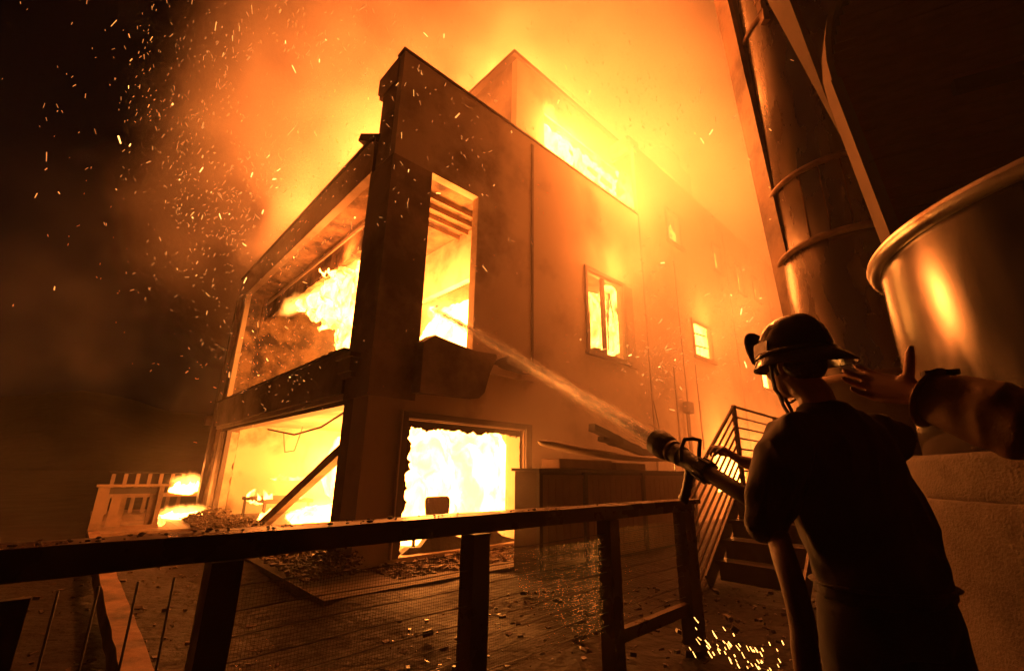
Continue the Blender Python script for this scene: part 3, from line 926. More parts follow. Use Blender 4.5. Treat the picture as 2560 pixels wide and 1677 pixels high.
# soft torn fringes of burning gas round the larger flames (pure emission, thinning outwards)
def fringe(parent, blobs, lo, hi, vox, strength, stretch=(1, 1, 0.5), f=2.4, seed=0, cut=(0.40, 0.62)):
    m_ = bpy.data.materials.new('burning_gas'); m_.use_nodes = True
    N, L = m_.node_tree.nodes, m_.node_tree.links; N.remove(N['Principled BSDF'])
    at_ = N.new('ShaderNodeAttribute'); at_.attribute_name = 'density'
    mu = N.new('ShaderNodeMath'); mu.operation = 'MULTIPLY'; mu.inputs[1].default_value = strength
    L.new(at_.outputs['Fac'], mu.inputs[0])
    e = N.new('ShaderNodeEmission'); e.inputs['Color'].default_value = (1.0, 0.30, 0.045, 1)
    L.new(mu.outputs[0], e.inputs['Strength']); L.new(e.outputs[0], N['Material Output'].inputs['Volume'])
    g = GN('gas_field')
    tot = None
    for c, r in blobs:
        q = None
        for ax, cc, rr in ((g.x, c[0], r[0]), (g.y, c[1], r[1]), (g.z, c[2], r[2])):
            t = g.m('POWER', g.m('ABSOLUTE', g.m('DIVIDE', g.m('SUBTRACT', ax, cc), rr)), 2.0)
            q = t if q is None else g.m('ADD', q, t)
        w = g.step(g.m('SQRT', q), 1.0, 0.25)
        tot = w if tot is None else g.m('MAXIMUM', tot, w)
    n1 = g.noise(f, 5.0, 0.62, (seed * 3.1, seed, 0), stretch, 1.4)
    v = g.m('ADD', n1, g.m('MULTIPLY', g.m('SUBTRACT', tot, 0.5), 0.35))
    d = g.m('MULTIPLY', g.step(v, cut[0], cut[1]), tot)
    res = [max(8, int((hi[k] - lo[k]) / vox)) for k in range(3)]
    t = g.out(d, lo, hi, res, m_)
    bm = bmesh.new(); box(bm, lo, hi)
    o = obj('burning_gas', bm, m_, parent)
    md = o.modifiers.new('gas', 'NODES'); md.node_group = t
    o['kind'] = 'stuff'
FLM = {o['label']: o for o in bpy.data.objects if o.name.startswith('flame') and 'label' in o}
def fl(start): return next(o for k, o in FLM.items() if k.startswith(start))
fringe(fl('fire rolling out'), [((0.95, 3.2, 5.0), (0.45, 1.1, 1.7)), ((0.92, 4.2, 5.35), (0.42, 1.3, 0.95)), ((0.85, 5.4, 5.65), (0.40, 1.6, 0.55)), ((0.7, 6.8, 5.75), (0.35, 1.4, 0.40))],
       (0.3, 1.6, 3.3), (1.45, 8.2, 6.5), 0.05, 9.0, (1, 0.55, 1.0), 2.6, 3)
fringe(fl('long band of fire'), [((6.0, 0.9, 10.9), (1.8, 0.35, 0.9)), ((8.2, 0.9, 10.7), (1.8, 0.35, 0.9)), ((5.0, 0.8, 11.2), (0.5, 0.3, 0.7)), ((9.0, 0.8, 10.8), (0.5, 0.3, 1.2))],
       (4.3, 0.45, 9.2), (9.7, 1.3, 12.1), 0.06, 16.0, (1, 1, 0.5), 3.0, 7)
fringe(fl('flames standing on the far'), [((11.1, 0.5, 11.95), (1.3, 0.4, 0.8))], (9.7, 0.05, 11.4), (12.5, 0.95, 12.9), 0.05, 14.0, (1, 1, 0.45), 3.4, 9)
fringe(fl('small fire on the deck'), [((-0.6, 8.6, 0.12), (0.9, 0.35, 0.32))], (-1.6, 8.2, -0.02), (0.4, 9.0, 0.55), 0.03, 30.0, (1, 1, 0.5), 5.0, 11)
fringe(fl('small fire on the low wall'), [((-0.3, 10.8, 0.78), (0.7, 0.35, 0.45))], (-1.1, 10.4, 0.45), (0.5, 11.2, 1.35), 0.035, 26.0, (1, 1, 0.5), 4.6, 12)
fringe(fl('white-hot fire behind the balcony'), [((2.6, 1.9, 4.4), (0.5, 1.3, 1.1))], (2.0, 0.5, 3.2), (3.2, 3.3, 5.6), 0.06, 9.0, (1, 1, 0.5), 2.6, 13)
fringe(fl('white-hot fire at the back'), [((3.0, 8.2, 1.2), (1.5, 1.0, 1.6)), ((1.4, 3.2, 0.2), (0.9, 1.6, 0.6)), ((2.2, 6.0, 0.2), (1.4, 2.4, 0.5))], (0.4, 1.2, 0.0), (4.6, 9.25, 2.45), 0.09, 5.0, (1, 1, 0.5), 1.8, 14)
# ================================================================== fence in the foreground (parallel to the long facade, local frame)
FL = -4.27
fence = house_frame('cable_fence', label='dark wet timber guard fence with cable and mesh infill in the foreground', cat='fence')
def fp(name, bm, m, parent=None, smooth=False):
    return obj(name, bm, m, parent or fence, smooth)
def rough_bar(a, b, w, h, n=14, amp=0.006, seed=0):
    bm = bmesh.new()
    bar(bm, a, b, w, h)
    bmesh.ops.subdivide_edges(bm, edges=[e for e in bm.edges if e.calc_length() > 0.3], cuts=n)
    wobble(bm, amp, 6, seed)
    return bm
fp('cap_rail', rough_bar((-5.2, FL, 1.075), (1.14, FL, 1.075), 0.15, 0.035, 24, 0.004, 1), WETWOOD)
fp('top_rail', rough_bar((-5.2, FL - 0.01, 1.028), (1.10, FL - 0.01, 1.028), 0.05, 0.055, 24, 0.004, 2), WETWOOD)
POSTS = [(-4.6, 0.10), (-3.02, 0.11), (-2.51, 0.10), (-1.355, 0.11), (-0.165, 0.11), (0.92, 0.11), (1.06, 0.06)]
for i, (r, w) in enumerate(POSTS):
    if i == 1: continue
    fp('post', rough_bar((r, FL, -0.12), (r, FL, 0.998), w, w, 8, 0.004, 3 + i), WETWOOD)
# wide dark board panel closing the fence to the left
for i in range(10):
    r = -4.5 + i * 0.152
    bm = bmesh.new(); box(bm, (r, FL - 0.03, 0.02), (r + 0.148, FL + 0.0, 0.955))
    fp('infill_board', bm, mat('dark_infill_board', (0.07, 0.042, 0.028), 0.5, scale=4, var=0.4, bump=0.3, bscale=20))
# upright cables in the second bay
for r in (-2.93, -2.84, -2.745, -2.65):
    bm = bmesh.new(); tube(bm, [(r, FL, 0.02), (r + 0.004, FL + 0.003, 0.5), (r, FL, 0.96)], 0.0035, 6)
    fp('upright_cable', bm, DARKSTEEL)
fp('bottom_rail', rough_bar((-0.11, FL, 0.27), (0.87, FL, 0.27), 0.05, 0.08, 12, 0.004, 15), WETWOOD)
for k in range(8):
    z = 0.36 + k * 0.078
    bm = bmesh.new()
    pts = []
    for i in range(14):
        r = -2.46 + i * (3.30 / 13)
        pts.append((r, FL - 0.012, z + 0.004 * sin(i * 1.7 + k)))
    tube(bm, pts, 0.0022, 5)
    fp('cable', bm, DARKSTEEL)
# wire mesh behind the cables, one part for each bay
WIRE = mat('wet_wire_mesh', (0.25, 0.2, 0.16), 0.25, metal=0.8, var=0.2, bump=0)
BEAD = mat('water_beads', (0.75, 0.72, 0.68), 0.12, metal=0.85, var=0.05, bump=0)
for bi, (a, b, top) in enumerate(((-2.45, -1.42, 0.90), (-1.29, -0.23, 0.88), (-0.10, 0.84, 0.93))):
    bm = bmesh.new()
    def wire(p, q, w):
        p, q = Vector(p), Vector(q)
        d = (q - p).normalized(); s = d.cross(Vector((0, 1, 0))).normalized() * w
        u = Vector((0, w, 0))
        A = [bm.verts.new(p + x) for x in (s, u, -s)]; B = [bm.verts.new(q + x) for x in (s, u, -s)]
        for i in range(3): bm.faces.new((A[i], A[(i + 1) % 3], B[(i + 1) % 3], B[i]))
    r = a
    while r < b:
        wire((r, FL + 0.012, 0.31), (r + 0.003 * sin(r * 40), FL + 0.012, top), 0.0006); r += 0.0125
    z = 0.31
    while z < top:
        wire((a, FL + 0.013, z), (b, FL + 0.013, z), 0.0006); z += 0.0125
    tag(fp('wire_mesh', bm, WIRE), kind='stuff')
    # beads of water caught in the mesh
    bm = bmesh.new()
    random.seed(30 + bi)
    cnt = (320, 4200, 350)[bi]
    for i in range(cnt):
        rr = a + (b - a) * random.random()
        zz = 0.32 + (top - 0.33) * random.random() ** 0.8
        if mnoise.noise(Vector((rr * 3.2, zz * 3.2, bi))) < (-0.18 if bi == 1 else 0.0): continue
        rr = round(rr / 0.0125) * 0.0125 + a % 0.0125; zz = 0.31 + round((zz - 0.31) / 0.0125) * 0.0125
        s = random.uniform(0.0014, 0.0034)
        c = Vector((rr, FL + 0.008, zz))
        t = [bm.verts.new(c + Vector(v) * s) for v in ((1, 0, 0), (0, 1, 0), (-1, 0, 0), (0, -1, 0), (0, 0, 1), (0, 0, -1.3))]
        for i0, i1 in ((0, 1), (1, 2), (2, 3), (3, 0)):
            bm.faces.new((t[i0], t[i1], t[4])); bm.faces.new((t[i1], t[i0], t[5]))
    tag(fp('water_beads', bm, BEAD), kind='stuff')
# cinders lying on the cap rail
random.seed(44)
bm = bmesh.new()
for i in range(120):
    r = random.uniform(-4.5, 1.0) if i > 60 else random.uniform(-3.3, -1.5)
    s = random.uniform(0.002, 0.006) * (2.2 if i % 17 == 0 else 1)
    c = Vector((r, FL + random.uniform(-0.06, 0.06), 1.094 + s * 0.4))
    res = bmesh.ops.create_icosphere(bm, subdivisions=1, radius=s)
    for v in res['verts']:
        v.co = Vector((v.co.x * random.uniform(1, 1.8), v.co.y, v.co.z * 0.7)) + c
tag(fp('cinders', bm, CHAR), kind='stuff')

# ================================================================== timber edging, deck railing, deck
def edging():
    bm = bmesh.new()
    bar(bm, (-2.37, -3.9, -0.10), (-2.37, 7.4, -0.10), 0.17, 0.20)
    bmesh.ops.subdivide_edges(bm, edges=[e for e in bm.edges if e.calc_length() > 1], cuts=40)
    wobble(bm, 0.012, 4, 6)
    o = obj('timber_edging', bm, mat('rusty_edging', (0.26, 0.13, 0.07), 0.7, scale=5, var=0.5, bump=0.6, bscale=20, col2=(0.05, 0.03, 0.02), thr=0.56))
    o.location = CORNER; o.rotation_euler = (0, 0, HROT)
    tag(o, 'long reddish timber edging running from the fence toward the deck', 'edging')
edging()
deck = house_frame('wooden_deck', label='low wooden deck outside the short side of the house', cat='deck')
for i in range(12):
    bm = bmesh.new(); box(bm, (-2.28 + i * 0.19, 6.4, -0.13), (-2.28 + i * 0.19 + 0.184, 12.5, -0.02))
    obj('deck_board', bm, WOOD, deck)
rl = house_frame('deck_railing', label='orange-lit wooden deck railing with wide double posts', cat='railing')
for r in (-2.46, -1.42):
    for dr, dl, w in ((0.0, 0.0, 0.19), (0.26, 0.10, 0.16), (0.42, 0.22, 0.10)) if r < -2 else ((0.0, 0.0, 0.09), (-0.13, 0.1, 0.14)):
        bm = bmesh.new(); box(bm, (r + dr, 6.95 + dl, -0.12), (r + dr + w, 7.03 + dl, 0.84 - 0.10 * (dr > 0)))
        obj('post', bm, WOOD, rl)
bm = bmesh.new(); box(bm, (-2.50, 6.90, 0.845), (-1.25, 7.10, 0.90)); obj('handrail', bm, WOOD, rl)
bm = bmesh.new(); box(bm, (-2.27, 6.98, 0.70), (-1.44, 7.02, 0.83)); obj('rail_board', bm, CHAR, rl)
bm = bmesh.new(); box(bm, (-2.30, 6.94, -0.12), (-1.30, 7.0, 0.05)); obj('toe_board', bm, WOOD, rl)
rl2 = house_frame('picket_railing', label='row of lit pickets behind the deck railing', cat='railing')
for i in range(7):
    r = -2.1 + i * 0.27
    bm = bmesh.new(); box(bm, (r, 10.9, 0.0), (r + 0.09, 10.94, 1.06)); obj('picket', bm, WOOD, rl2)
bm = bmesh.new(); tube(bm, [(-2.15, 10.92, 1.10), (-1.2, 10.92, 1.09), (0.1, 10.92, 1.05)], 0.012, 6); obj('wire', bm, CHAR, rl2)
bm = bmesh.new(); box(bm, (-2.2, 10.8, 0.42), (0.2, 11.2, 0.52)); obj('ledge', bm, WOOD, rl2)

# ================================================================== rubble along the walls, loose debris on the ground (stuff)
def rubble(name, label, n, place, m, smin, smax, seed):
    random.seed(seed)
    bm = bmesh.new()
    for i in range(n):
        c = place()
        s = random.uniform(smin, smax) * (2.2 if random.random() < 0.06 else 1)
        rot = Matrix.Rotation(random.uniform(0, 6.28), 3, 'Z') @ Matrix.Rotation(random.uniform(-0.6, 0.6), 3, 'X')
        d = Vector((s * random.uniform(0.6, 2.0), s * random.uniform(0.5, 1.1), s * random.uniform(0.2, 0.7)))
        vs = [bm.verts.new(c + rot @ Vector((x * d.x * random.uniform(.7, 1.1), y * d.y * random.uniform(.7, 1.1), z * d.z))) for z in (-1, 1) for x, y in ((-1, -1), (1, -1), (1, 1), (-1, 1))]
        for f in ((3, 2, 1, 0), (4, 5, 6, 7), (0, 1, 5, 4), (1, 2, 6, 5), (2, 3, 7, 6), (3, 0, 4, 7)):
            bm.faces.new([vs[k] for k in f])
    return tag(obj(name, bm, m), label, None, kind='stuff')
RUB = mat('burnt_rubble', (0.13, 0.09, 0.06), 0.85, scale=7, var=0.7, bump=0.5, bscale=30)
def pl_wall():
    l = random.uniform(-0.4, 9.0); w = random.random()
    return H(-0.75 * w + 0.05, l, 0.02 + 0.26 * (1 - w) * random.random())
rubble('rubble', 'grainy burnt rubble heaped along the short wall', 5000, pl_wall, RUB, 0.007, 0.024, 3)
def pl_front():
    w = random.random()
    return H(random.uniform(0.3, 5.0), -0.7 * w, -0.02 + 0.07 * (1 - w) * random.random())
rubble('rubble', 'burnt rubble under the ground-floor window', 1500, pl_front, RUB, 0.008, 0.026, 4)
def pl_yard():
    while True:
        x, y = random.uniform(-1.0, 4.0), random.uniform(1.5, 6.0)
        p = Vector((x, y, 0)) - CORNER
        if p.dot(EL) < -2.2: return Vector((x, y, 0.0))
rubble('debris', 'dark cinders and scraps scattered over the wet ground', 1000, pl_yard, mat('wet_cinders', (0.06, 0.04, 0.028), 0.35, scale=8, var=0.6, bump=0.4, bscale=40, rvar=0.2), 0.005, 0.020, 5)
def pl_left():
    return H(random.uniform(-6.0, -0.2), random.uniform(-3.5, 6.0), -0.27)
rubble('debris', 'scraps lying in the low garden left of the house', 700, pl_left, RUB, 0.006, 0.028, 6)

# low slab step in front of the corner
bm = bmesh.new(); box(bm, (-0.75, -1.05, -0.3), (5.2, -0.001, -0.03)); box(bm, (-0.75, -0.0005, -0.3), (-0.001, 8.9, -0.032))
o = obj('patio', bm, CONCRETE); o.location = CORNER; o.rotation_euler = (0, 0, HROT)
tag(o, 'narrow concrete slab around the foot of the house', None, kind='structure')

# ================================================================== outdoor cabinet with boarded doors and things on top
cab = house_frame('outdoor_cabinet', label='long waist-high outdoor cabinet with boarded doors behind the fence', cat='cabinet')
C0, C1, CF, CB, CH = 1.95, 6.80, -1.6, -1.12, 1.30
bm = bmesh.new(); box(bm, (C0, CF + 0.03, -0.08), (C1, CB, CH)); obj('carcass', bm, mat('cabinet_paint', (0.09, 0.055, 0.04), 0.6, scale=3, var=0.3, bump=0.3, bscale=30), cab)
CABM = mat('cabinet_boards', (0.30, 0.18, 0.11), 0.55, scale=4, var=0.3, bump=0.3, bscale=26)
for a, b in ((2.0, 3.0), (3.08, 4.72), (4.86, 6.74)):
    dr = empty('door'); dr.parent = cab
    n = max(6, int(round((b - a) / 0.17)))
    for i in range(n):
        w = (b - a - 0.02) / n
        bm = bmesh.new(); box(bm, (a + 0.01 + i * w + 0.006, CF + 0.004, 0.06), (a + 0.01 + (i + 1) * w - 0.006, CF + 0.028, CH - 0.10))
        obj('board', bm, CABM, dr)
    for z0, z1 in ((CH - 0.098, CH - 0.045), (0.0, 0.058)):
        bm = bmesh.new(); box(bm, (a, CF - 0.012, z0), (b, CF + 0.028, z1)); obj('rail', bm, CABM, dr)
for r in (1.95, 3.01, 4.74, 6.76):
    bm = bmesh.new(); box(bm, (r, CF - 0.03, -0.06), (r + 0.07, CF + 0.027, CH - 0.002)); obj('stile', bm, DARKTRIM, cab)
bm = bmesh.new(); box(bm, (C0 - 0.06, CF - 0.08, CH + 0.002), (C1 + 0.06, CB + 0.02, CH + 0.045)); obj('worktop', bm, DARKTRIM, cab)
bm = bmesh.new(); tube(bm, [(C1 + 0.05, CF + 0.2, 1.02), (C1 + 0.3, CF + 0.2, 0.97)], 0.045, 8); obj('pipe_stub', bm, DARKTRIM, cab)
for i, (a, b, h) in enumerate(((2.5, 3.9, 0.20), (4.0, 5.0, 0.17))):
    bm = bmesh.new(); box(bm, (a, CF + 0.05, CH + 0.047), (b, CF + 0.45, CH + h)); bmesh.ops.bevel(bm, geom=bm.edges[:], offset=0.015, segments=1, affect='EDGES')
    o = obj('storage_box', bm, mat('box_card', (0.34, 0.23, 0.15), 0.8, scale=5, var=0.3, bump=0.3, bscale=30)); o.location = CORNER; o.rotation_euler = (0, 0, HROT)
    tag(o, ('long pale box under the board on the cabinet, nearer the burning window', 'shorter box under the board on the cabinet, nearer the nozzle')[i], 'box', 'boxes on the cabinet')
# long rounded board
bm = bmesh.new()
N = 26; rings = []
for i in range(N + 1):
    t = i / N
    r = 2.25 + t * 4.3
    w = 0.30 * (max(0.0, 1 - abs(2 * t - 1) ** 3.0) ** 0.5) + 0.012
    zc = CH + 0.30 + 0.16 * (1 - t) ** 2.2 - 0.05 * sin(pi * t)
    rings.append([bm.verts.new((r, CF + 0.28 + w * cos(a), zc + 0.055 * sin(a) * min(1, w * 6))) for a in [2 * pi * k / 10 for k in range(10)]])
for i in range(N):
    for k in range(10): bm.faces.new((rings[i][k], rings[i][(k + 1) % 10], rings[i + 1][(k + 1) % 10], rings[i + 1][k]))
bm.faces.new(rings[0]); bm.faces.new(rings[-1][::-1])
o = obj('surfboard', bm, mat('scorched_board', (0.42, 0.32, 0.22), 0.5, scale=3, var=0.3, bump=0.2, bscale=20, col2=(0.10, 0.06, 0.04), thr=0.6), smooth=True)
o.location = CORNER; o.rotation_euler = (0, 0, HROT)
tag(o, 'long scorched surfboard lying on the boxes on the cabinet', 'surfboard')
for i, (p, q, w, h) in enumerate((((3.55, CF + 0.2, 2.06), (5.85, CF + 0.35, 1.60), 0.14, 0.12), ((3.55, CF + 0.02, 1.86), (5.4, CF + 0.2, 1.62), 0.12, 0.07))):
    bm = bmesh.new(); bar(bm, p, q, w, h)
    bmesh.ops.subdivide_edges(bm, edges=[e for e in bm.edges if e.calc_length() > 0.3], cuts=14); wobble(bm, 0.022, 7, i + 3)
    o = obj('charred_plank', bm, CHAR); o.location = CORNER; o.rotation_euler = (0, 0, HROT)
    tag(o, ('upper charred plank slanting down over the surfboard', 'lower charred plank wedged between the upper plank and the surfboard')[i], 'plank', 'charred planks on the surfboard')

# ================================================================== steel stair with slanting rails
st = house_frame('steel_stair', label='steel stair with slanting rails and a railed landing beside the long facade', cat='stairs')
LS, LW = -3.40, 1.05
steps = [(3.37, 0.23), (3.63, 0.46), (3.92, 0.69), (4.20, 0.91), (4.48, 1.13)]
for i, (r, z) in enumerate(steps):
    bm = bmesh.new(); box(bm, (r, LS - LW, z - 0.045), (r + (0.30 if i < 4 else 3.2), LS - 0.02, z)); obj('tread', bm, DARKSTEEL, st)
    bm = bmesh.new(); box(bm, (r + 0.03, LS - LW + 0.02, z - 0.228), (r + 0.05, LS - 0.06, z - 0.047)); obj('riser', bm, DARKSTEEL, st)
for l in (LS - 0.01, LS - LW - 0.02):
    bm = bmesh.new(); bar(bm, (3.15, l, 0.0), (4.55, l, 1.05), 0.03, 0.22); obj('stringer', bm, DARKSTEEL, st)
ta, tb_ = Vector((2.55, LS + 0.03, 0.86)), Vector((4.80, LS + 0.03, 2.38))
RAILM = mat('rail_steel', (0.22, 0.17, 0.13), 0.4, metal=0.6, scale=8, var=0.2, bump=0.1, bscale=60)
for k in range(9):
    d = k * 0.145
    a = ta + Vector((0.42 * 0 + 0.03 * k, 0, -d)); b = tb_ + Vector((0, 0, -d * 1.0))
    bm = bmesh.new(); tube(bm, [a, b], 0.028 if k == 0 else 0.017, 8)
    obj('handrail' if k == 0 else 'slant_rail', bm, RAILM, st)
bm = bmesh.new(); bar(bm, (4.80, LS + 0.03, 0.95), (4.80, LS + 0.03, 2.40), 0.06, 0.06); obj('rail_post', bm, RAILM, st)
bm = bmesh.new(); bar(bm, (2.62, LS + 0.03, 0.0), (2.62, LS + 0.03, 0.93), 0.05, 0.05); obj('rail_post', bm, RAILM, st)
for k in range(7):
    bm = bmesh.new(); tube(bm, [(4.80, LS + 0.03, 2.38 - k * 0.17), (6.75, LS + 0.03, 2.36 - k * 0.17)], 0.024 if k == 0 else 0.014, 8)
    obj('landing_rail', bm, RAILM, st)
bm = bmesh.new(); bar(bm, (6.78, LS + 0.03, 1.0), (6.78, LS + 0.03, 2.38), 0.06, 0.06); obj('rail_post', bm, RAILM, st)
for k in range(7):
    bm = bmesh.new(); tube(bm, [(6.98, LS + 0.03, 2.36 - k * 0.17), (8.9, LS + 0.03, 2.34 - k * 0.17)], 0.024 if k == 0 else 0.014, 8)
    obj('landing_rail', bm, RAILM, st)
bm = bmesh.new(); bar(bm, (6.96, LS + 0.03, 1.0), (6.96, LS + 0.03, 2.38), 0.06, 0.06); obj('rail_post', bm, RAILM, st)

# ================================================================== steel tanks, arched shed, leaning column (right)
def polar(az, d, z=0.0):
    return Vector((d * sin(radians(az)), d * cos(radians(az)), z))
# near galvanised tank on a concrete base
tc = polar(59.3, 4.4)
nt = empty('water_tank', tc, label='open galvanised water tank with a rolled rim on a round concrete base', cat='tank')
R = 1.32
bm = bmesh.new(); lathe(bm, [(R - 0.02, 2.70), (R - 0.02, 1.45), (R, 1.45), (R + 0.004, 1.80), (R - 0.001, 2.1), (R + 0.003, 2.5), (R, 2.76)], 160)
obj('shell', bm, STEEL, nt, True)
bm = bmesh.new(); lathe(bm, [(R + 0.055 * cos(a) + 0.02, 2.775 + 0.05 * sin(a)) for a in [2 * pi * k / 14 for k in range(15)]], 120)
obj('rolled_rim', bm, mat('rim_steel', (0.5, 0.46, 0.42), 0.33, metal=0.85, scale=8, var=0.25, bump=0.2, bscale=70, col2=(0.2, 0.13, 0.09), thr=0.62), nt, True)
for a in (3.4, 4.0, 4.6):
    bm = bmesh.new(); bar(bm, ((R + 0.004) * cos(a), (R + 0.004) * sin(a), 1.46), ((R + 0.004) * cos(a), (R + 0.004) * sin(a), 2.72), 0.03, 0.006, (cos(a), sin(a), 0))
    obj('seam', bm, STEEL, nt)
bm = bmesh.new(); lathe(bm, [(0.0, 2.45), (R - 0.025, 2.45)], 48); obj('water_surface', bm, mat('tank_water', (0.02, 0.02, 0.02), 0.05, var=0.1, bump=0.2, bscale=9), nt)
cb = empty('concrete_base', tc, label='two-tier round pitted concrete base under the galvanised tank', cat='tank base')
def cyl(prof, n, amp, seed):
    bm = bmesh.new(); lathe(bm, prof, n); wobble(bm, amp, 2.2, seed); wobble(bm, amp * 0.6, 9, seed + 1); return bm
P2 = []
obj('upper_tier', cyl([(0.2, 1.42), (1.40, 1.44), (1.455, 1.43), (1.465, 1.40), (1.46, 1.30), (1.47, 1.22), (1.45, 1.19)], 180, 0.008, 3), CONCRETE, cb, True)
obj('lower_tier', cyl([(1.3, 1.195), (1.49, 1.20), (1.505, 1.19)] + [(1.51, 1.19 - k * 0.08) for k in range(1, 17)], 200, 0.010, 5), CONCRETE, cb, True)
# tall tank further back
t2 = polar(40.0, 7.8)
tk = empty('tall_silo', t2, label='tall riveted steel silo with hoop rings behind the arched shed', cat='silo')
R = 0.90
STEEL2 = mat('silo_steel', (0.25, 0.215, 0.19), 0.27, metal=0.88, scale=4, var=0.2, bump=0.05, bscale=24, rvar=0.06, stretch=(1, 1, 0.3), bdist=0.004)
bm = bmesh.new(); lathe(bm, [(R, 2.5), (R, 4.4), (R - 0.03, 4.45), (R - 0.03, 5.55), (R, 5.6), (R, 8.75), (R + 0.02, 8.8), (R + 0.02, 12.5)], 96); obj('shell', bm, STEEL2, tk, True)
for z, dr in ((2.5, 0.05), (4.45, 0.06), (5.58, 0.045), (8.75, 0.06)):
    bm = bmesh.new(); lathe(bm, [(R + dr * (0.3 + 0.7 * cos(a)) , z + 0.05 * sin(a)) for a in [2 * pi * k / 10 for k in range(11)]], 96); obj('hoop', bm, RUST, tk, True)
for a in (-2.75, -2.45, -2.15, -1.9):
    bm = bmesh.new(); bar(bm, ((R - 0.02) * cos(a), (R - 0.02) * sin(a), 4.5), ((R - 0.02) * cos(a), (R - 0.02) * sin(a), 5.55), 0.015, 0.012, (cos(a), sin(a), 0)); obj('seam', bm, RUST, tk)
bm = bmesh.new(); lathe(bm, [(0.75, 0.0), (0.75, 2.45), (R, 2.5)], 64); obj('skirt', bm, DARKSTEEL, tk, True)
bm = bmesh.new()
a = -2.72
for k in range(9):
    p = Vector(((R + 0.08) * cos(a - 0.02 * k), (R + 0.08) * sin(a - 0.02 * k), 8.6 + k * 0.25)); box(bm, p - Vector((0.05, 0.05, 0.14)), p + Vector((0.05, 0.05, 0.12)))
wobble(bm, 0.03, 5, 2)
obj('rusty_bracket', bm, RUST, tk)
# leaning edge column
bm = bmesh.new()
pb, pt = polar(34.9, 7.6, -0.05), polar(31.3, 7.6, 12.0)
bar(bm, pb, pt, 0.46, 0.08, polar(-85, 1.0))
bmesh.ops.subdivide_edges(bm, edges=[e for e in bm.edges if e.calc_length() > 2], cuts=20); wobble(bm, 0.006, 3, 3)
col_ = empty('steel_column', pb, label='tall slightly leaning steel column at the edge of the silo', cat='column')
o = obj('web', bm, RUST, col_); o.location = -pb
bm = bmesh.new()
off = polar(95, 0.06) - polar(5, 0.2)
bar(bm, pb + off, pt + off, 0.03, 0.12, polar(-85, 1.0))
o = obj('flange', bm, DARKSTEEL, col_); o.location = -pb
# vaulted shed: pale side wall curving into a vault, boarded end wall set back inside it
SO = polar(42.3, 5.6)
fwd = polar(28.0, 1.0); rgt = polar(118.0, 1.0)
def A(u, d, z, lean=True):
    if lean: u = u + 0.085 * (5.2 - z)
    return SO + fwd * d + rgt * u + Vector((0, 0, z))
sh = empty('arched_shed', SO, label='timber-lined shed with a pale curved vault edge above the water tank', cat='shed')
def shp(name, bm, m, smooth=False):
    o = obj(name, bm, m, sh, smooth); o.location = -SO; return o
SPR, RAD = 5.75, 2.6
prof = [(0.0, 0.0), (0.0, 2.0), (0.0, 4.0), (0.0, 5.2), (0.0, SPR)]
n = 26
for k in range(1, n + 1):
    a = pi * k / n
    prof.append((RAD - RAD * cos(a), SPR + RAD * 1.0 * sin(a)))
prof += [(2 * RAD, 4.0), (2 * RAD, 0.0)]
PALE = mat('arch_paint', (0.17, 0.13, 0.10), 0.9, spec=0.08, scale=2.5, var=0.25, bump=0.25, bscale=40, col2=(0.2, 0.14, 0.10), thr=0.62)
bm = bmesh.new()
rows = []
for u, z in prof:
    rows.append([bm.verts.new(A(u, d, z)) for d in (0.0, 0.09, 0.18, 0.27, 0.36)])
for i in range(len(rows) - 1):
    for j in range(4):
        bm.faces.new((rows[i][j], rows[i][j + 1], rows[i + 1][j + 1], rows[i + 1][j]))
bmesh.ops.recalc_face_normals(bm, faces=bm.faces)
bmesh.ops.solidify(bm, geom=bm.faces[:], thickness=0.06)
shp('vault_shell', bm, PALE)
bm = bmesh.new()
a = [A(0.03, -0.02, z) for z in (0.0, 3.85, 3.9, SPR)]
for z0, z1 in ((0.0, 4.55), (4.56, SPR)):
    bar(bm, A(0.03, -0.015, z0), A(0.03, -0.015, z1), 0.10, 0.03, fwd)
shp('edge_strip', bm, PALE)
# pale panel rising behind the vault
bm = bmesh.new()
q = [(0.37, SPR - 0.5), (0.37, 9.6), (1.55, 9.6), (1.1, 8.0)]
f = [bm.verts.new(A(0.0, d, z)) for d, z in q]; b = [bm.verts.new(A(0.07, d, z)) for d, z in q]
bm.faces.new(f); bm.faces.new(b[::-1])
for i in range(len(q)): bm.faces.new((f[i], b[i], b[(i + 1) % len(q)], f[(i + 1) % len(q)]))
bmesh.ops.recalc_face_normals(bm, faces=bm.faces)
shp('gable_panel', bm, mat('gable_paint', (0.10, 0.08, 0.06), 0.95, spec=0.05, scale=2, var=0.2, bump=0.25, bscale=30))
LINING = mat('red_stained_boards', (0.16, 0.055, 0.035), 0.5, scale=5, var=0.4, bump=0.3, bscale=16, stretch=(1, 1, 3))
random.seed(9)
z = 2.2
while z < 8.3:
    h = 0.135
    u0 = 0.10 + 0.085 * (5.2 - z)
    u1 = 5.0
    if z > SPR:
        k = sqrt(max(0, RAD * RAD - (z + h - SPR) ** 2)); u0 = RAD - k + 0.1 + 0.085 * (5.2 - z); u1 = RAD + k - 0.4
    q = random.uniform(-0.008, 0.008)
    um = random.uniform(1.6, 3.4)
    for a, b in ((u0, um), (um + 0.01, u1)):
        if b - a < 0.1: continue
        bm = bmesh.new()
        vs = [A(u, d, zz, False) for d in (0.28 + q, 0.32 + q) for u, zz in ((a, z), (b, z), (b, z + h - 0.010), (a, z + h - 0.010))]
        f = [bm.verts.new(v) for v in vs]
        for fi in ((0, 1, 2, 3), (7, 6, 5, 4), (0, 4, 5, 1), (1, 5, 6, 2), (2, 6, 7, 3), (3, 7, 4, 0)): bm.faces.new([f[i] for i in fi])
        shp('lining_board', bm, LINING)
    z += h
bm = bmesh.new()
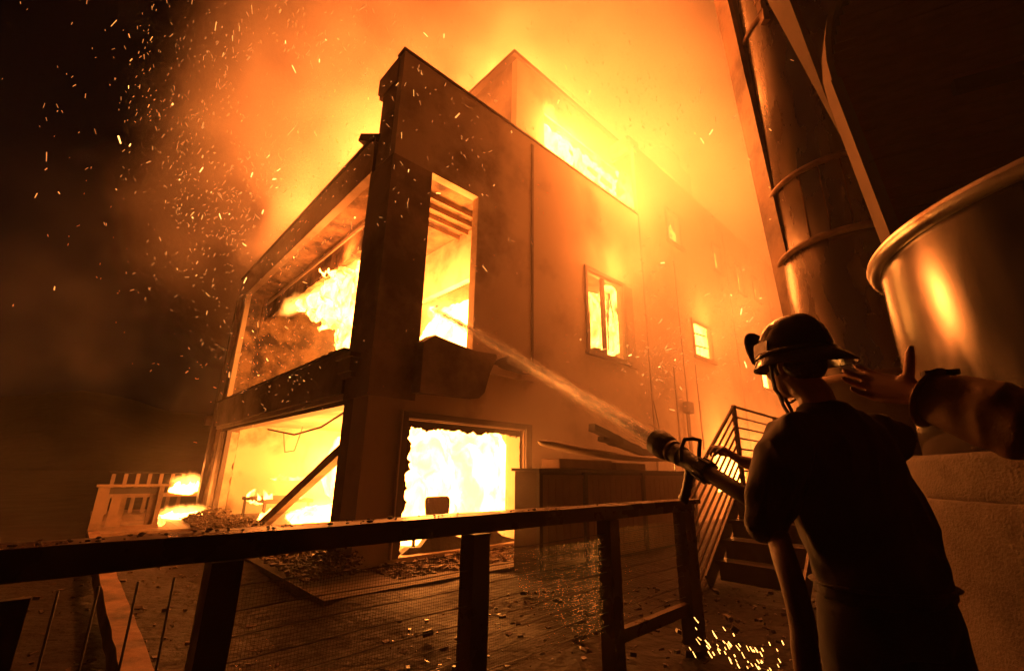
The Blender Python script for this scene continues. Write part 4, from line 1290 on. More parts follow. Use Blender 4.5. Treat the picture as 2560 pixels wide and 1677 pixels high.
vs = [bm.verts.new(A(u, 0.34, zz)) for u, zz in prof]
bm.faces.new(vs); shp('back_wall', bm, CHAR)
bm = bmesh.new(); bar(bm, A(1.0, 0.20, 5.35, False), A(4.9, 0.20, 5.25, False), 0.1, 0.14); shp('cross_rail', bm, CHAR)
# ================================================================== people
SKIN = mat('skin', (0.36, 0.19, 0.125), 0.5, scale=12, var=0.18, bump=0.15, bscale=160, bdist=0.002)
SHIRT = mat('dark_work_shirt', (0.035, 0.024, 0.020), 0.75, scale=14, var=0.3, bump=0.4, bscale=220, bdist=0.002)
TROUSERS = mat('dark_trousers', (0.018, 0.015, 0.015), 0.8, scale=10, var=0.3, bump=0.3, bscale=160, bdist=0.002)
COAT = mat('tan_turnout_sleeve', (0.21, 0.115, 0.055), 0.7, scale=12, var=0.25, bump=0.4, bscale=200, bdist=0.002)
BOOT = mat('black_boots', (0.02, 0.018, 0.017), 0.4, var=0.2, bump=0.2)
HAIR = mat('dark_hair', (0.015, 0.01, 0.008), 0.6, var=0.3, bump=0.5, bscale=120)

def azv(a):
    return Vector((sin(radians(a)), cos(radians(a)), 0))

def hand(bm, W, d, n, side, curls, thumb=(0.5, 0.75, 0.1), tcurl=(0.2, 0.3), spread=0.10, k=1.0):
    """W wrist, d pointing direction, n palm normal; side +1/-1 puts the thumb on d x n * side"""
    W, d, n = Vector(W), Vector(d).normalized(), Vector(n)
    n = (n - d * n.dot(d)).normalized()
    lat = d.cross(n).normalized() * side
    tube(bm, [W - d * 0.02, W + d * 0.02 * k, W + d * 0.055 * k, W + d * 0.088 * k, W + d * 0.098 * k],
         [(0.027, 0.021), (0.033 * k, 0.018), (0.041 * k, 0.016), (0.041 * k, 0.0135), (0.036 * k, 0.010)], 12, up=n)
    # heel of the thumb
    tube(bm, [W + d * 0.012 + lat * 0.018, W + d * 0.035 + lat * 0.032 + n * 0.006, W + d * 0.055 + lat * 0.034 + n * 0.008], [0.014, 0.017, 0.012], 8)
    L = (0.074, 0.082, 0.076, 0.060); O = (0.030, 0.0105, -0.0095, -0.0285); Rd = (0.0092, 0.0095, 0.0090, 0.0080)
    for i in range(4):
        p = W + d * (0.086 + (0.004, 0.008, 0.004, -0.006)[i]) * k + lat * O[i] * k
        dd = (d + lat * spread * (1.5 - i) * 0.6).normalized()
        pts, rr = [p - dd * 0.018, p], [Rd[i] * 1.05 * k, Rd[i] * 1.08 * k]
        c = curls[i] if isinstance(curls[i], (list, tuple)) else (curls[i],) * 3
        for s in range(3):
            q = Matrix.Rotation(c[s], 3, dd.cross(n).normalized())
            dd = (q @ dd).normalized()
            n2 = n
            seg = L[i] * (0.45, 0.30, 0.25)[s] * k
            p = p + dd * seg
            pts.append(p - dd * seg * 0.5); rr.append(Rd[i] * (0.93, 0.86, 0.82)[s] * k)
            pts.append(p); rr.append(Rd[i] * (1.0, 0.92, 0.55)[s] * k)
        tube(bm, pts, rr, 10)
    p = W + d * 0.034 * k + lat * 0.034 * k
    dd = (d * thumb[0] + lat * thumb[1] + n * thumb[2]).normalized()
    pts, rr = [p - dd * 0.02, p], [0.0125 * k, 0.0125 * k]
    ax = (-lat).cross(d).normalized() * side
    for s, seg in enumerate((0.042, 0.030, 0.024)):
        p = p + dd * seg * k; pts.append(p); rr.append((0.0115, 0.0105, 0.006)[s] * k)
        if s < 2:
            to = d if s == 0 else d
            dd = (dd + to * tcurl[s]).normalized()
    tube(bm, pts, rr, 10)

def blob(bm, c, r, rot=None, sub=2):
    res = bmesh.ops.create_icosphere(bm, subdivisions=sub, radius=1.0)
    for v in res['verts']:
        q = Vector((v.co.x * r[0], v.co.y * r[1], v.co.z * r[2]))
        if rot is not None: q = rot @ q
        v.co = q + Vector(c)

def head(bm, C, az, pitch=0.0):
    f = azv(az); s = azv(az + 90); u = Vector((0, 0, 1))
    if pitch:
        R_ = Matrix.Rotation(pitch, 3, s); f = R_ @ f; u = R_ @ u
    def P(a, b, c): return Vector(C) + f * a + s * b + u * c
    M = Matrix((s, f, u)).transposed()
    blob(bm, P(-0.008, 0, 0.035), (0.074, 0.098, 0.088), M, 3)      # skull
    blob(bm, P(0.030, 0, -0.035), (0.060, 0.066, 0.085), M, 3)      # face
    blob(bm, P(0.060, 0, -0.098), (0.030, 0.026, 0.022), M)         # chin
    blob(bm, P(0.034, 0.0, -0.080), (0.050, 0.052, 0.034), M)       # jaw
    tube(bm, [P(0.080, 0, 0.022), P(0.094, 0, 0.0), P(0.108, 0, -0.030), P(0.092, 0, -0.040)], [0.010, 0.010, 0.0145, 0.010], 8)   # nose
    tube(bm, [P(0.078, -0.042, 0.026), P(0.090, -0.02, 0.032), P(0.092, 0, 0.030), P(0.090, 0.02, 0.032), P(0.078, 0.042, 0.026)], 0.011, 8)  # brow
    blob(bm, P(0.086, 0, -0.060), (0.024, 0.010, 0.0065), M); blob(bm, P(0.084, 0, -0.072), (0.021, 0.010, 0.007), M)   # lips
    for q in (-1, 1):
        blob(bm, P(0.074, 0.031 * q, 0.004), (0.013, 0.010, 0.009), M)         # eyes
        blob(bm, P(0.066, 0.042 * q, -0.030), (0.020, 0.020, 0.018), M)        # cheekbones
        tube(bm, [P(-0.008, 0.072 * q, -0.042), P(-0.012, 0.082 * q, -0.02), P(-0.020, 0.088 * q, 0.008), P(-0.006, 0.084 * q, 0.026), P(0.006, 0.074 * q, 0.010)],
             [0.008, 0.0085, 0.009, 0.009, 0.007], 8)     # ears
    return P, M, f, s, u

def finish(o, voxel, folds=0.0, fs=6.0, seed=0, stretch=(1, 1, 1), smooth_it=2):
    evaluated(o, [('REMESH', dict(mode='VOXEL', voxel_size=voxel)), ('SMOOTH', dict(factor=0.5, iterations=smooth_it))])
    if folds:
        off = Vector((seed * 3.3, seed * 1.7, seed))
        me = o.data
        nn = [v.normal.copy() for v in me.vertices]
        for v, n in zip(me.vertices, nn):
            q = Vector((v.co.x * stretch[0], v.co.y * stretch[1], v.co.z * stretch[2])) * fs + off
            a = 1 - abs(mnoise.noise(q + mnoise.noise_vector(q * 0.6) * 0.8)) * 2
            b = mnoise.noise(q * 2.3)
            v.co += n * (folds * (a * 0.8 + b * 0.35))
    for p in o.data.polygons: p.use_smooth = True
    return o

def person(label, J, shirt_m, cuff):
    root = empty('person', (J['pelvis'][0], J['pelvis'][1], 0), label=label, cat='person')
    off = -Vector(root.location)
    f = azv(J['az']); s = azv(J['az'] + 90)
    pel, che, nek = (Vector(J[k]) for k in ('pelvis', 'chest', 'neck'))
    def put(o):
        o.location = off; o.parent = root; return o
    # ---- body
    bm = bmesh.new()
    TP = [pel + Vector((0, 0, -0.10)), pel, pel.lerp(che, 0.33), pel.lerp(che, 0.66), che, che.lerp(nek, 0.55), nek + Vector((0, 0, 0.01))]
    TR = [(0.15, 0.11), (0.165, 0.12), (0.15, 0.11), (0.165, 0.115), (0.18, 0.115), (0.16, 0.10), (0.07, 0.065)]
    tube(bm, TP, TR, 20, up=f)
    hc = Vector(J['head'])
    tube(bm, [nek - Vector((0, 0, 0.06)), nek.lerp(hc, 0.4) - f * 0.012, hc - Vector((0, 0, 0.04))], [0.068, 0.058, 0.060], 14, up=f)
    P, M, hf, hs, hu = head(bm, hc, J['haz'], J.get('hp', 0.0))
    for a in J['arms']:
        S, E_, Wr = Vector(a['s']), Vector(a['e']), Vector(a['w'])
        tube(bm, [S, S.lerp(E_, 0.4), E_, E_.lerp(Wr, 0.3), E_.lerp(Wr, 0.75), Wr], [0.055, 0.048, 0.042, 0.043, 0.032, 0.026], 12)
        hand(bm, Wr, **a['hand'])
    for q in (-1, 1):
        h0 = pel + s * 0.09 * q - Vector((0, 0, 0.08))
        kx = Vector(J['knees'][0 if q < 0 else 1]); fx = Vector(J['feet'][0 if q < 0 else 1])
        tube(bm, [h0, h0.lerp(kx, 0.5), kx, kx.lerp(fx, 0.35), kx.lerp(fx, 0.9), fx], [0.085, 0.075, 0.055, 0.056, 0.038, 0.04], 12)
        tube(bm, [fx + Vector((0, 0, -0.03)) - f * 0.05, fx + f * 0.06 - Vector((0, 0, 0.04)), fx + f * 0.18 - Vector((0, 0, 0.05))], [0.035, 0.036, 0.025], 10)
    put(finish(obj('body', bm, SKIN), 0.0058, smooth_it=1))
    # ---- shirt
    bm = bmesh.new()
    hem = pel - Vector((0, 0, 0.03))
    tube(bm, [hem, pel + Vector((0, 0, 0.05)), pel.lerp(che, 0.4), pel.lerp(che, 0.7), che, che.lerp(nek, 0.6), nek - Vector((0, 0, 0.0)), nek + Vector((0, 0, 0.035))],
         [(0.195, 0.150), (0.205, 0.158), (0.200, 0.152), (0.205, 0.152), (0.205, 0.145), (0.185, 0.122), (0.095, 0.088), (0.072, 0.070)], 28, up=f)
    for i, a in enumerate(J['arms']):
        S, E_, Wr = Vector(a['s']), Vector(a['e']), Vector(a['w'])
        c = cuff[i]
        g0 = che.lerp(nek, 0.45)
        pts = [g0.lerp(S, 0.5), S, S.lerp(E_, 0.45), E_]
        sr = a.get('sr', 1.0)
        rr = [0.10, 0.090 * sr, 0.080 * sr, 0.074 * sr]
        if c > 0:
            pts += [E_.lerp(Wr, c * 0.5), E_.lerp(Wr, c)]
            rr += [0.068 * sr, 0.058 * sr]
        else:
            pts += [E_.lerp(Wr, 0.10)]; rr += [0.074 * sr]
        tube(bm, pts, rr, 18)
    put(finish(obj('shirt', bm, shirt_m), 0.0085, J.get('fold', 0.012), 8.5, 3, (1, 1, 0.62), 2))
    # collar
    bm = bmesh.new()
    rings = []
    for rr, dz in ((0.072, 0.0), (0.074, 0.022), (0.080, 0.026), (0.090, 0.0)):
        rings.append([bm.verts.new(nek + Vector((0, 0, 0.012 + dz)) + (s * cos(t) + f * sin(t)) * rr) for t in [2 * pi * k / 24 for k in range(24)]])
    for i in range(3):
        for k in range(24): bm.faces.new((rings[i][k], rings[i][(k + 1) % 24], rings[i + 1][(k + 1) % 24], rings[i + 1][k]))
    put(obj('collar', bm, shirt_m, None, True))
    # ---- trousers, belt, boots
    bm = bmesh.new()
    tube(bm, [pel + Vector((0, 0, 0.06)), pel, pel - Vector((0, 0, 0.10)), pel - Vector((0, 0, 0.17))], [(0.182, 0.138), (0.19, 0.145), (0.195, 0.15), (0.15, 0.13)], 24, up=f)
    for q in (-1, 1):
        h0 = pel + s * 0.095 * q - Vector((0, 0, 0.06))
        kx = Vector(J['knees'][0 if q < 0 else 1]); fx = Vector(J['feet'][0 if q < 0 else 1])
        tube(bm, [h0, h0.lerp(kx, 0.5), kx, kx.lerp(fx, 0.5), fx + Vector((0, 0, 0.06))], [0.112, 0.104, 0.088, 0.085, 0.082], 18)
    put(finish(obj('trousers', bm, TROUSERS), 0.013, 0.012, 6.0, 5, (1, 1, 0.6), 3))
    for q in (-1, 1):
        fx = Vector(J['feet'][0 if q < 0 else 1])
        bm = bmesh.new()
        tube(bm, [Vector((fx.x, fx.y, 0.26)), Vector((fx.x, fx.y, 0.12)), Vector((fx.x, fx.y, 0.03))], [0.058, 0.055, 0.055], 14)
        tube(bm, [Vector((fx.x, fx.y, 0.055)) - f * 0.07, Vector((fx.x, fx.y, 0.06)) + f * 0.04, Vector((fx.x, fx.y, 0.05)) + f * 0.15, Vector((fx.x, fx.y, 0.042)) + f * 0.20], [(0.045, 0.05), (0.05, 0.055), (0.048, 0.045), (0.03, 0.03)], 14)
        put(finish(obj('boot', bm, BOOT), 0.012))
    return root, P, M, hf, hs, hu, off

# ---------------------------------------------------------------- firefighter with the hose
NT = at(1642, 1103, 2.30)                       # nozzle tip
TARGET = H(1.55, 0.9, 4.45)
AX = (TARGET - NT).normalized()
def NZ(t, side=0.0, up=0.0):                    # point on the nozzle axis, t metres behind the tip
    sd = AX.cross(Vector((0, 0, 1))).normalized(); uu = sd.cross(AX).normalized()
    return NT - AX * t + sd * side + uu * up
NS = AX.cross(Vector((0, 0, 1))).normalized(); NU = NS.cross(AX).normalized()
GRIP = NZ(0.215, 0.0, 0.085)                    # where the right hand holds the bail
wr = at(1852, 1152, 2.10)
hd = (at(1768, 1096, 2.14) - wr)
lw_ = at(1905, 1262, 1.80)
J1 = dict(pelvis=(1.215, 1.62, 0.98), chest=(1.16, 1.61, 1.34), neck=(1.115, 1.60, 1.515), head=(1.062, 1.635, 1.712), az=-8, haz=-14, hp=0.0, fold=0.021,
    arms=[dict(s=(0.965, 1.575, 1.435), e=at(1912, 1296, 1.60), w=lw_, sr=0.98, hand=dict(d=at(1890, 1240, 1.90) - lw_, n=(0, 0, 1), side=1, curls=[0.9, 0.95, 1.0, 1.0])),
          dict(s=(1.335, 1.635, 1.435), e=(1.20, 1.90, 1.30), w=wr, hand=dict(d=hd, n=(-0.1, 0.25, -1.0), side=-1, curls=[(0.55, 0.75, 0.5), (0.6, 0.8, 0.5), (0.65, 0.85, 0.6), (0.75, 0.9, 0.6)], thumb=(0.75, 0.45, 0.55), tcurl=(0.3, 0.3)))],
    knees=[(1.13, 1.72, 0.50), (1.33, 1.60, 0.50)], feet=[(1.12, 1.66, 0.09), (1.36, 1.52, 0.09)])
ff, P, M, hf, hs, hu, off = person('firefighter in dark clothes and brimmed helmet seen from behind, aiming a hose', J1, SHIRT, (0.0, 0.10))
def ffp(name, bm, m, smooth=True, parent=None):
    o = obj(name, bm, m, parent or ff, smooth)
    if parent is None: o.location = off
    return o
# helmet
HM = mat('helmet_shell', (0.045, 0.030, 0.022), 0.22, scale=9, var=0.3, bump=0.12, bscale=30, rvar=0.1)
hel = empty('helmet', (0, 0, 0)); hel.parent = ff; hel.location = off
def hep(name, bm, m, smooth=True):
    return obj(name, bm, m, hel, smooth)
bm = bmesh.new()
n = 56
prof = []
for k in range(13):
    a = pi / 2 * k / 12
    prof.append((sin(a) ** 0.80, cos(a) ** 0.95 if k < 12 else 0.0))
rings = []
for rr, zz in prof:
    row = []
    for i in range(n):
        t = 2 * pi * i / n
        fr, sd = cos(t), sin(t)
        ridge = 0.006 * math.exp(-(sd * rr / 0.10) ** 2)
        row.append(bm.verts.new(P(-0.012 + 0.136 * rr * fr, 0.112 * rr * sd, 0.036 + (0.150 + ridge) * zz)))
    rings.append(row)
brim = [(1.06, 0.026), (1.12, 0.016), (1.18, 0.004), (1.24, -0.010), (1.245, -0.018), (1.22, -0.016), (1.12, 0.0), (1.0, 0.014)]
for k, (bf, zz) in enumerate(brim):
    row = []
    for i in range(n):
        t = 2 * pi * i / n
        fr, sd = cos(t), sin(t)
        ext = (bf - 1.0)
        back = max(0.0, -fr)
        rf = 0.136 * (1 + ext * (0.95 if fr > 0 else 0.95 + 1.75 * back ** 2.5))
        dz = -0.050 * ext * 2 * back ** 1.6 - 0.012 * ext * abs(sd)
        row.append(bm.verts.new(P(-0.012 + rf * fr, 0.112 * (1 + ext * 0.40) * sd, zz + 0.010 + dz)))
    rings.append(row)
for i in range(len(rings) - 1):
    for k in range(n): bm.faces.new((rings[i][k], rings[i][(k + 1) % n], rings[i + 1][(k + 1) % n], rings[i + 1][k]))
bmesh.ops.recalc_face_normals(bm, faces=bm.faces)
hep('shell', bm, HM)
bm = bmesh.new()
tube(bm, [P(-0.012 + 0.138 * sin(a), 0, 0.030 + 0.155 * cos(a)) for a in [-1.45 + 2.9 * k / 14 for k in range(15)]], (0.007), 8)
hep('ridge', bm, HM)
# standing front plate, seen edge-on
bm = bmesh.new()
q = [(-0.040, 0.0), (0.040, 0.0), (0.052, 0.06), (0.050, 0.105), (0.030, 0.14), (0.0, 0.15), (-0.030, 0.14), (-0.050, 0.105), (-0.052, 0.06)]
rows = []
for th in (0.0, 0.022):
    rows.append([bm.verts.new(P(0.142 + th + 0.030 * (z / 0.15) - 0.05 * (z / 0.15) ** 2 * 0.0, y, 0.030 + z)) for y, z in q])
bm.faces.new(rows[0]); bm.faces.new(rows[1][::-1])
for i in range(len(q)): bm.faces.new((rows[0][i], rows[1][i], rows[1][(i + 1) % len(q)], rows[0][(i + 1) % len(q)]))
bmesh.ops.recalc_face_normals(bm, faces=bm.faces)
bmesh.ops.bevel(bm, geom=bm.edges[:], offset=0.006, segments=2, affect='EDGES')
hep('front_plate', bm, CHAR)
for y in (-0.104,):
    bm = bmesh.new()
    c = [P(0.075, y * 0.98, 0.035), P(-0.005, y * 1.10, 0.035), P(-0.005, y * 1.05, 0.085), P(0.072, y * 0.93, 0.085)]
    vs = [bm.verts.new(p) for p in c] + [bm.verts.new(p - hs * 0.006) for p in c]
    for fi in ((0, 1, 2, 3), (7, 6, 5, 4), (0, 4, 5, 1), (1, 5, 6, 2), (2, 6, 7, 3), (3, 7, 4, 0)): bm.faces.new([vs[i] for i in fi])
    hep('side_patch', bm, mat('helmet_patch', (0.025, 0.018, 0.015), 0.4, var=0.3), False)
bm = bmesh.new()
band = [P(-0.012 + 0.146 * cos(t), 0.121 * sin(t), 0.034) for t in [2 * pi * k / 40 for k in range(41)]]
tube(bm, band, (0.004, 0.009), 6, caps=False, up=hu)
hep('band', bm, HM)
# chin strap with its loose loop
bm = bmesh.new()
tube(bm, [P(0.020, -0.084, 0.020), P(0.030, -0.080, -0.040), P(0.042, -0.062, -0.090), P(0.046, -0.03, -0.128), P(0.046, 0.0, -0.136), P(0.044, 0.045, -0.11), P(0.030, 0.080, -0.03)],
     [(0.003, 0.010)] * 7, 6, up=hf)
hep('chin_strap', bm, CHAR)
bm = bmesh.new()
tube(bm, [P(0.040, -0.05, -0.108), P(0.034, -0.045, -0.150), P(0.012, -0.045, -0.190), P(-0.012, -0.05, -0.205), P(0.0, -0.048, -0.17), P(0.016, -0.05, -0.125)], [(0.003, 0.008)] * 6, 6, up=hf)
hep('strap_end', bm, CHAR)
bm = bmesh.new()
blob(bm, P(-0.045, 0, -0.012), (0.0765, 0.062, 0.060), M, 3)
for q in (-1, 1): blob(bm, P(0.012, 0.072 * q, -0.008), (0.008, 0.016, 0.036), M, 2)
ffp('hair', bm, HAIR)
# belt
bm = bmesh.new()
pc = Vector(J1['pelvis']); fa, sa = azv(-8), azv(82)
tube(bm, [pc + Vector((0, 0, 0.005)) + sa * (0.203 * cos(t)) + fa * (0.158 * sin(t)) for t in [2 * pi * k / 40 for k in range(41)]], (0.018, 0.006), 6, caps=False, up=(0, 0, 1))
ffp('belt', bm, CHAR)

# ---------------------------------------------------------------- nozzle and hose
RUBBER = mat('black_rubber', (0.018, 0.014, 0.012), 0.5, scale=12, var=0.3, bump=0.2, bscale=80)
ALLOY = mat('worn_alloy', (0.16, 0.13, 0.11), 0.35, metal=0.8, scale=20, var=0.3, bump=0.15, bscale=90)
nz = empty('hose_nozzle', NT, label='black fire-hose nozzle with pistol grip spraying water', cat='nozzle')
def nzp(name, bm, m, smooth=True):
    o = obj(name, bm, m, nz, smooth); o.location = -NT; return o
def axl(prof, m, name, n=24):
    bm = bmesh.new(); rings = []
    for t, r in prof:
        rings.append([bm.verts.new(NZ(t) + NS * (r * cos(a)) + NU * (r * sin(a))) for a in [2 * pi * k / n for k in range(n)]])
    for i in range(len(prof) - 1):
        for k in range(n): bm.faces.new((rings[i][k], rings[i][(k + 1) % n], rings[i + 1][(k + 1) % n], rings[i + 1][k]))
    bm.faces.new(rings[-1]); bm.faces.new(rings[0][::-1])
    bmesh.ops.recalc_face_normals(bm, faces=bm.faces)
    o = nzp(name, bm, m, False)
    return o
axl([(0.030, 0.030), (0.028, 0.050), (0.0, 0.056), (-0.004, 0.060), (0.004, 0.066), (0.05, 0.066), (0.085, 0.061), (0.10, 0.056), (0.112, 0.046)], RUBBER, 'bumper', 28)
axl([(0.110, 0.049), (0.118, 0.053), (0.128, 0.053), (0.136, 0.048)], ALLOY, 'pattern_ring', 28)
axl([(0.134, 0.044), (0.15, 0.047), (0.185, 0.047), (0.20, 0.041), (0.25, 0.038), (0.30, 0.040), (0.31, 0.045), (0.35, 0.045), (0.36, 0.040)], RUBBER, 'barrel')
for k in range(10):
    a = 2 * pi * k / 10
    bm = bmesh.new()
    c0 = NZ(0.30) + NS * (0.046 * cos(a)) + NU * (0.046 * sin(a)); c1 = NZ(0.36) + NS * (0.046 * cos(a)) + NU * (0.046 * sin(a))
    bar(bm, c0, c1, 0.012, 0.010, NU * sin(a) + NS * cos(a)); nzp('coupling_lug', bm, RUBBER, False)
# bail handle: two arms and a cross bar
bm = bmesh.new()
tube(bm, [NZ(0.24, -0.050, 0.0), NZ(0.225, -0.052, 0.05), NZ(0.225, -0.044, 0.098), NZ(0.225, 0.0, 0.104), NZ(0.225, 0.044, 0.098), NZ(0.225, 0.052, 0.05), NZ(0.24, 0.050, 0.0)], 0.0095, 8)
nzp('bail', bm, RUBBER)
# pistol grip with finger grooves
bm = bmesh.new()
pts, rr = [], []
for k in range(15):
    t = k / 14
    pts.append(NZ(0.245 + 0.035 * t - 0.03 * t * t, 0.0, -0.030 - 0.150 * t))
    rr.append((0.0175, 0.024 + 0.0035 * cos(t * 26) + (0.004 if k > 12 else 0)))
tube(bm, pts, rr, 14, up=AX)
nzp('pistol_grip', bm, RUBBER)
# drip of water off the bumper
bm = bmesh.new()
d0 = at(1681, 1134, 2.24)
tube(bm, [d0, d0 + Vector((0.006, 0, -0.03)), d0 + Vector((0.008, 0, -0.065)), d0 + Vector((0.006, 0, -0.085))], [0.0022, 0.0030, 0.0026, 0.0014], 8)
wm = bpy.data.materials.new('water'); wm.use_nodes = True
wb = wm.node_tree.nodes['Principled BSDF']; wb.inputs['Transmission Weight'].default_value = 1.0; wb.inputs['IOR'].default_value = 1.33; wb.inputs['Roughness'].default_value = 0.05
tx = wm.node_tree.nodes.new('ShaderNodeTexNoise'); tx.inputs['Scale'].default_value = 60
bp_ = wm.node_tree.nodes.new('ShaderNodeBump'); bp_.inputs['Strength'].default_value = 0.2
wm.node_tree.links.new(tx.outputs[0], bp_.inputs['Height']); wm.node_tree.links.new(bp_.outputs[0], wb.inputs['Normal'])
o = obj('water_drip', bm, wm, None, True); tag(o, 'thread of water dripping from the nozzle bumper', 'water drip')
# hose
def smooth_path(P_, sub=8):
    P_ = [Vector(p) for p in P_]; out = []
    for i in range(len(P_) - 1):
        p0, p1, p2, p3 = P_[max(0, i - 1)], P_[i], P_[i + 1], P_[min(len(P_) - 1, i + 2)]
        for k in range(sub):
            t = k / sub
            out.append(0.5 * ((2 * p1) + (p2 - p0) * t + (2 * p0 - 5 * p1 + 4 * p2 - p3) * t * t + (3 * p1 - p0 - 3 * p2 + p3) * t ** 3))
    out.append(P_[-1]); return out
bm = bmesh.new()
HP = [NZ(0.35), NZ(0.50), NZ(0.62) + Vector((0.01, 0.0, -0.01)), at(1935, 1310, 1.66), at(1958, 1385, 1.50), at(1985, 1470, 1.44), at(2008, 1570, 1.42), at(2020, 1677, 1.42),
      Vector((0.83, 1.42, 0.32)), Vector((0.80, 1.38, 0.10)), Vector((0.86, 1.20, 0.04)), Vector((1.3, 0.6, 0.04)), Vector((2.2, 0.1, 0.04))]
tube(bm, smooth_path(HP), 0.034, 16)
o = obj('fire_hose', bm, mat('hose_jacket', (0.11, 0.055, 0.032), 0.6, scale=10, var=0.3, bump=0.5, bscale=300, bdist=0.002), None, True)
tag(o, 'charged fire hose hanging from the nozzle down beside the firefighter', 'hose')

# ---------------------------------------------------------------- second person: outstretched arm from the right edge
w2 = at(2296, 985, 1.16)
J2 = dict(pelvis=(1.85, 0.62, 0.98), chest=(1.82, 0.66, 1.34), neck=(1.80, 0.68, 1.52), head=(1.78, 0.70, 1.71), az=-30, haz=-30, fold=0.015,
    arms=[dict(s=(1.63, 0.58, 1.42), e=(1.60, 0.62, 1.12), w=(1.62, 0.80, 0.98), hand=dict(d=(0, 0.3, -1), n=(1, 0, 0), side=1, curls=[0.3] * 4)),
          dict(s=(1.60, 0.84, 1.40), e=at(2540, 1055, 1.0), w=w2, sr=1.0,
               hand=dict(k=1.12, d=at(2170, 962, 1.27) - w2, n=(-0.45, -1.0, 0.12), side=1, curls=[(0.05, 0.12, 0.1), (0.22, 0.25, 0.2), (0.40, 0.35, 0.3), (0.55, 0.45, 0.35)], thumb=(0.30, 0.95, 0.05), tcurl=(0.05, -0.1), spread=0.22))],
    knees=[(1.78, 0.72, 0.50), (1.96, 0.66, 0.50)], feet=[(1.78, 0.66, 0.09), (1.98, 0.58, 0.09)])
p2, P, M, hf, hs, hu, off = person('second person at the right edge, only a tan sleeve and pointing open hand showing', J2, COAT, (0.85, 0.86))
bm = bmesh.new()
blob(bm, P(-0.02, 0, 0.05), (0.082, 0.10, 0.085), M, 3)
o = obj('hair', bm, HAIR, p2, True); o.location = off
bm = bmesh.new()
e2 = at(2540, 1055, 1.0)
dd = (w2 - e2).normalized(); c = e2.lerp(w2, 0.84)
sx = dd.cross(Vector((0, 0, 1))).normalized(); sy = sx.cross(dd)
tube(bm, [c + sx * (0.064 * cos(t)) + sy * (0.064 * sin(t)) for t in [2 * pi * k / 28 for k in range(29)]], (0.016, 0.006), 6, caps=False, up=dd)
o = obj('cuff', bm, COAT, p2, True); o.location = off
bm = bmesh.new()
box(bm, (-0.035, -0.014, 0.0), (0.035, 0.014, 0.012))
o = obj('cuff_tab', bm, CHAR, p2); o.location = Vector(at(2352, 938, 1.12)) + off; o.rotation_euler = (0, 0, -0.4)
# ================================================================== water jet
def jet():
    L_ = (TARGET - NT).length
    n = 60; m = 16
    root = empty('water_jet', NT, label='straight jet of water from the nozzle into the burning balcony', cat='water jet')
    wmat = bpy.data.materials.new('water_streaks'); wmat.use_nodes = True
    N, L = wmat.node_tree.nodes, wmat.node_tree.links
    N.remove(N['Principled BSDF'])
    tr = N.new('ShaderNodeBsdfTranslucent'); tr.inputs['Color'].default_value = (0.96, 0.96, 0.96, 1)
    df = N.new('ShaderNodeBsdfGlossy'); df.inputs['Color'].default_value = (0.98, 0.98, 0.98, 1); df.inputs['Roughness'].default_value = 0.35
    tp = N.new('ShaderNodeBsdfTransparent')
    nx = N.new('ShaderNodeTexNoise'); nx.inputs['Scale'].default_value = 25
    m1 = N.new('ShaderNodeMixShader'); m1.inputs[0].default_value = 0.85
    m2 = N.new('ShaderNodeMixShader')
    mr = N.new('ShaderNodeMapRange'); mr.inputs['To Min'].default_value = 0.08; mr.inputs['To Max'].default_value = 0.34
    L.new(nx.outputs['Fac'], mr.inputs['Value']); L.new(mr.outputs[0], m2.inputs[0])
    L.new(tr.outputs[0], m1.inputs[1]); L.new(df.outputs[0], m1.inputs[2]); L.new(tp.outputs[0], m2.inputs[1]); L.new(m1.outputs[0], m2.inputs[2])
    L.new(m2.outputs[0], N['Material Output'].inputs['Surface'])
    rnd = random.Random(4)
    for nm, cnt, s0, s1, w0, w1, l0, l1 in (('core', 3400, 0.014, 0.024, 0.0014, 0.0036, 0.08, 0.34), ('spray', 5000, 0.026, 0.065, 0.0007, 0.0024, 0.03, 0.16)):
        bm = bmesh.new()
        for i in range(cnt):
            t = rnd.random() ** 1.5
            sg = s0 + (s1 - s0) * t
            a, b = rnd.gauss(0, sg), rnd.gauss(0, sg)
            p = NT + AX * (0.02 + (L_ - 0.02) * t) - Vector((0, 0, 0.10 * t * t + (0.05 * t * abs(rnd.gauss(0, 1)) if nm == 'spray' else 0))) + NS * a + NU * b
            d = AX + NS * (a * 0.25) + NU * (b * 0.25) + Vector((rnd.gauss(0, 0.02), rnd.gauss(0, 0.02), rnd.gauss(0, 0.02)))
            w = w0 + (w1 - w0) * t
            sliver(bm, p, d, rnd.uniform(l0, l1) * (0.5 + t), w * rnd.uniform(0.6, 1.4))
        o = obj(nm, bm, wmat, root); o.location = -NT
        o['kind'] = 'stuff'
    # spray thrown back where the jet strikes the balcony
    bm = bmesh.new()
    for i in range(900):
        d = Vector((rnd.gauss(0, 1), rnd.gauss(0, 1), rnd.gauss(0, 1))).normalized() - AX * 0.9
        q = rnd.random() ** 1.6
        p = NT + AX * L_ * 0.93 + d * 0.75 * q - Vector((0, 0, 0.35 * q * q))
        sliver(bm, p, d + Vector((0, 0, -0.5 * q)), rnd.uniform(0.02, 0.07), rnd.uniform(0.0015, 0.004))
    o = obj('splash', bm, wmat, root); o.location = -NT; o['kind'] = 'stuff'

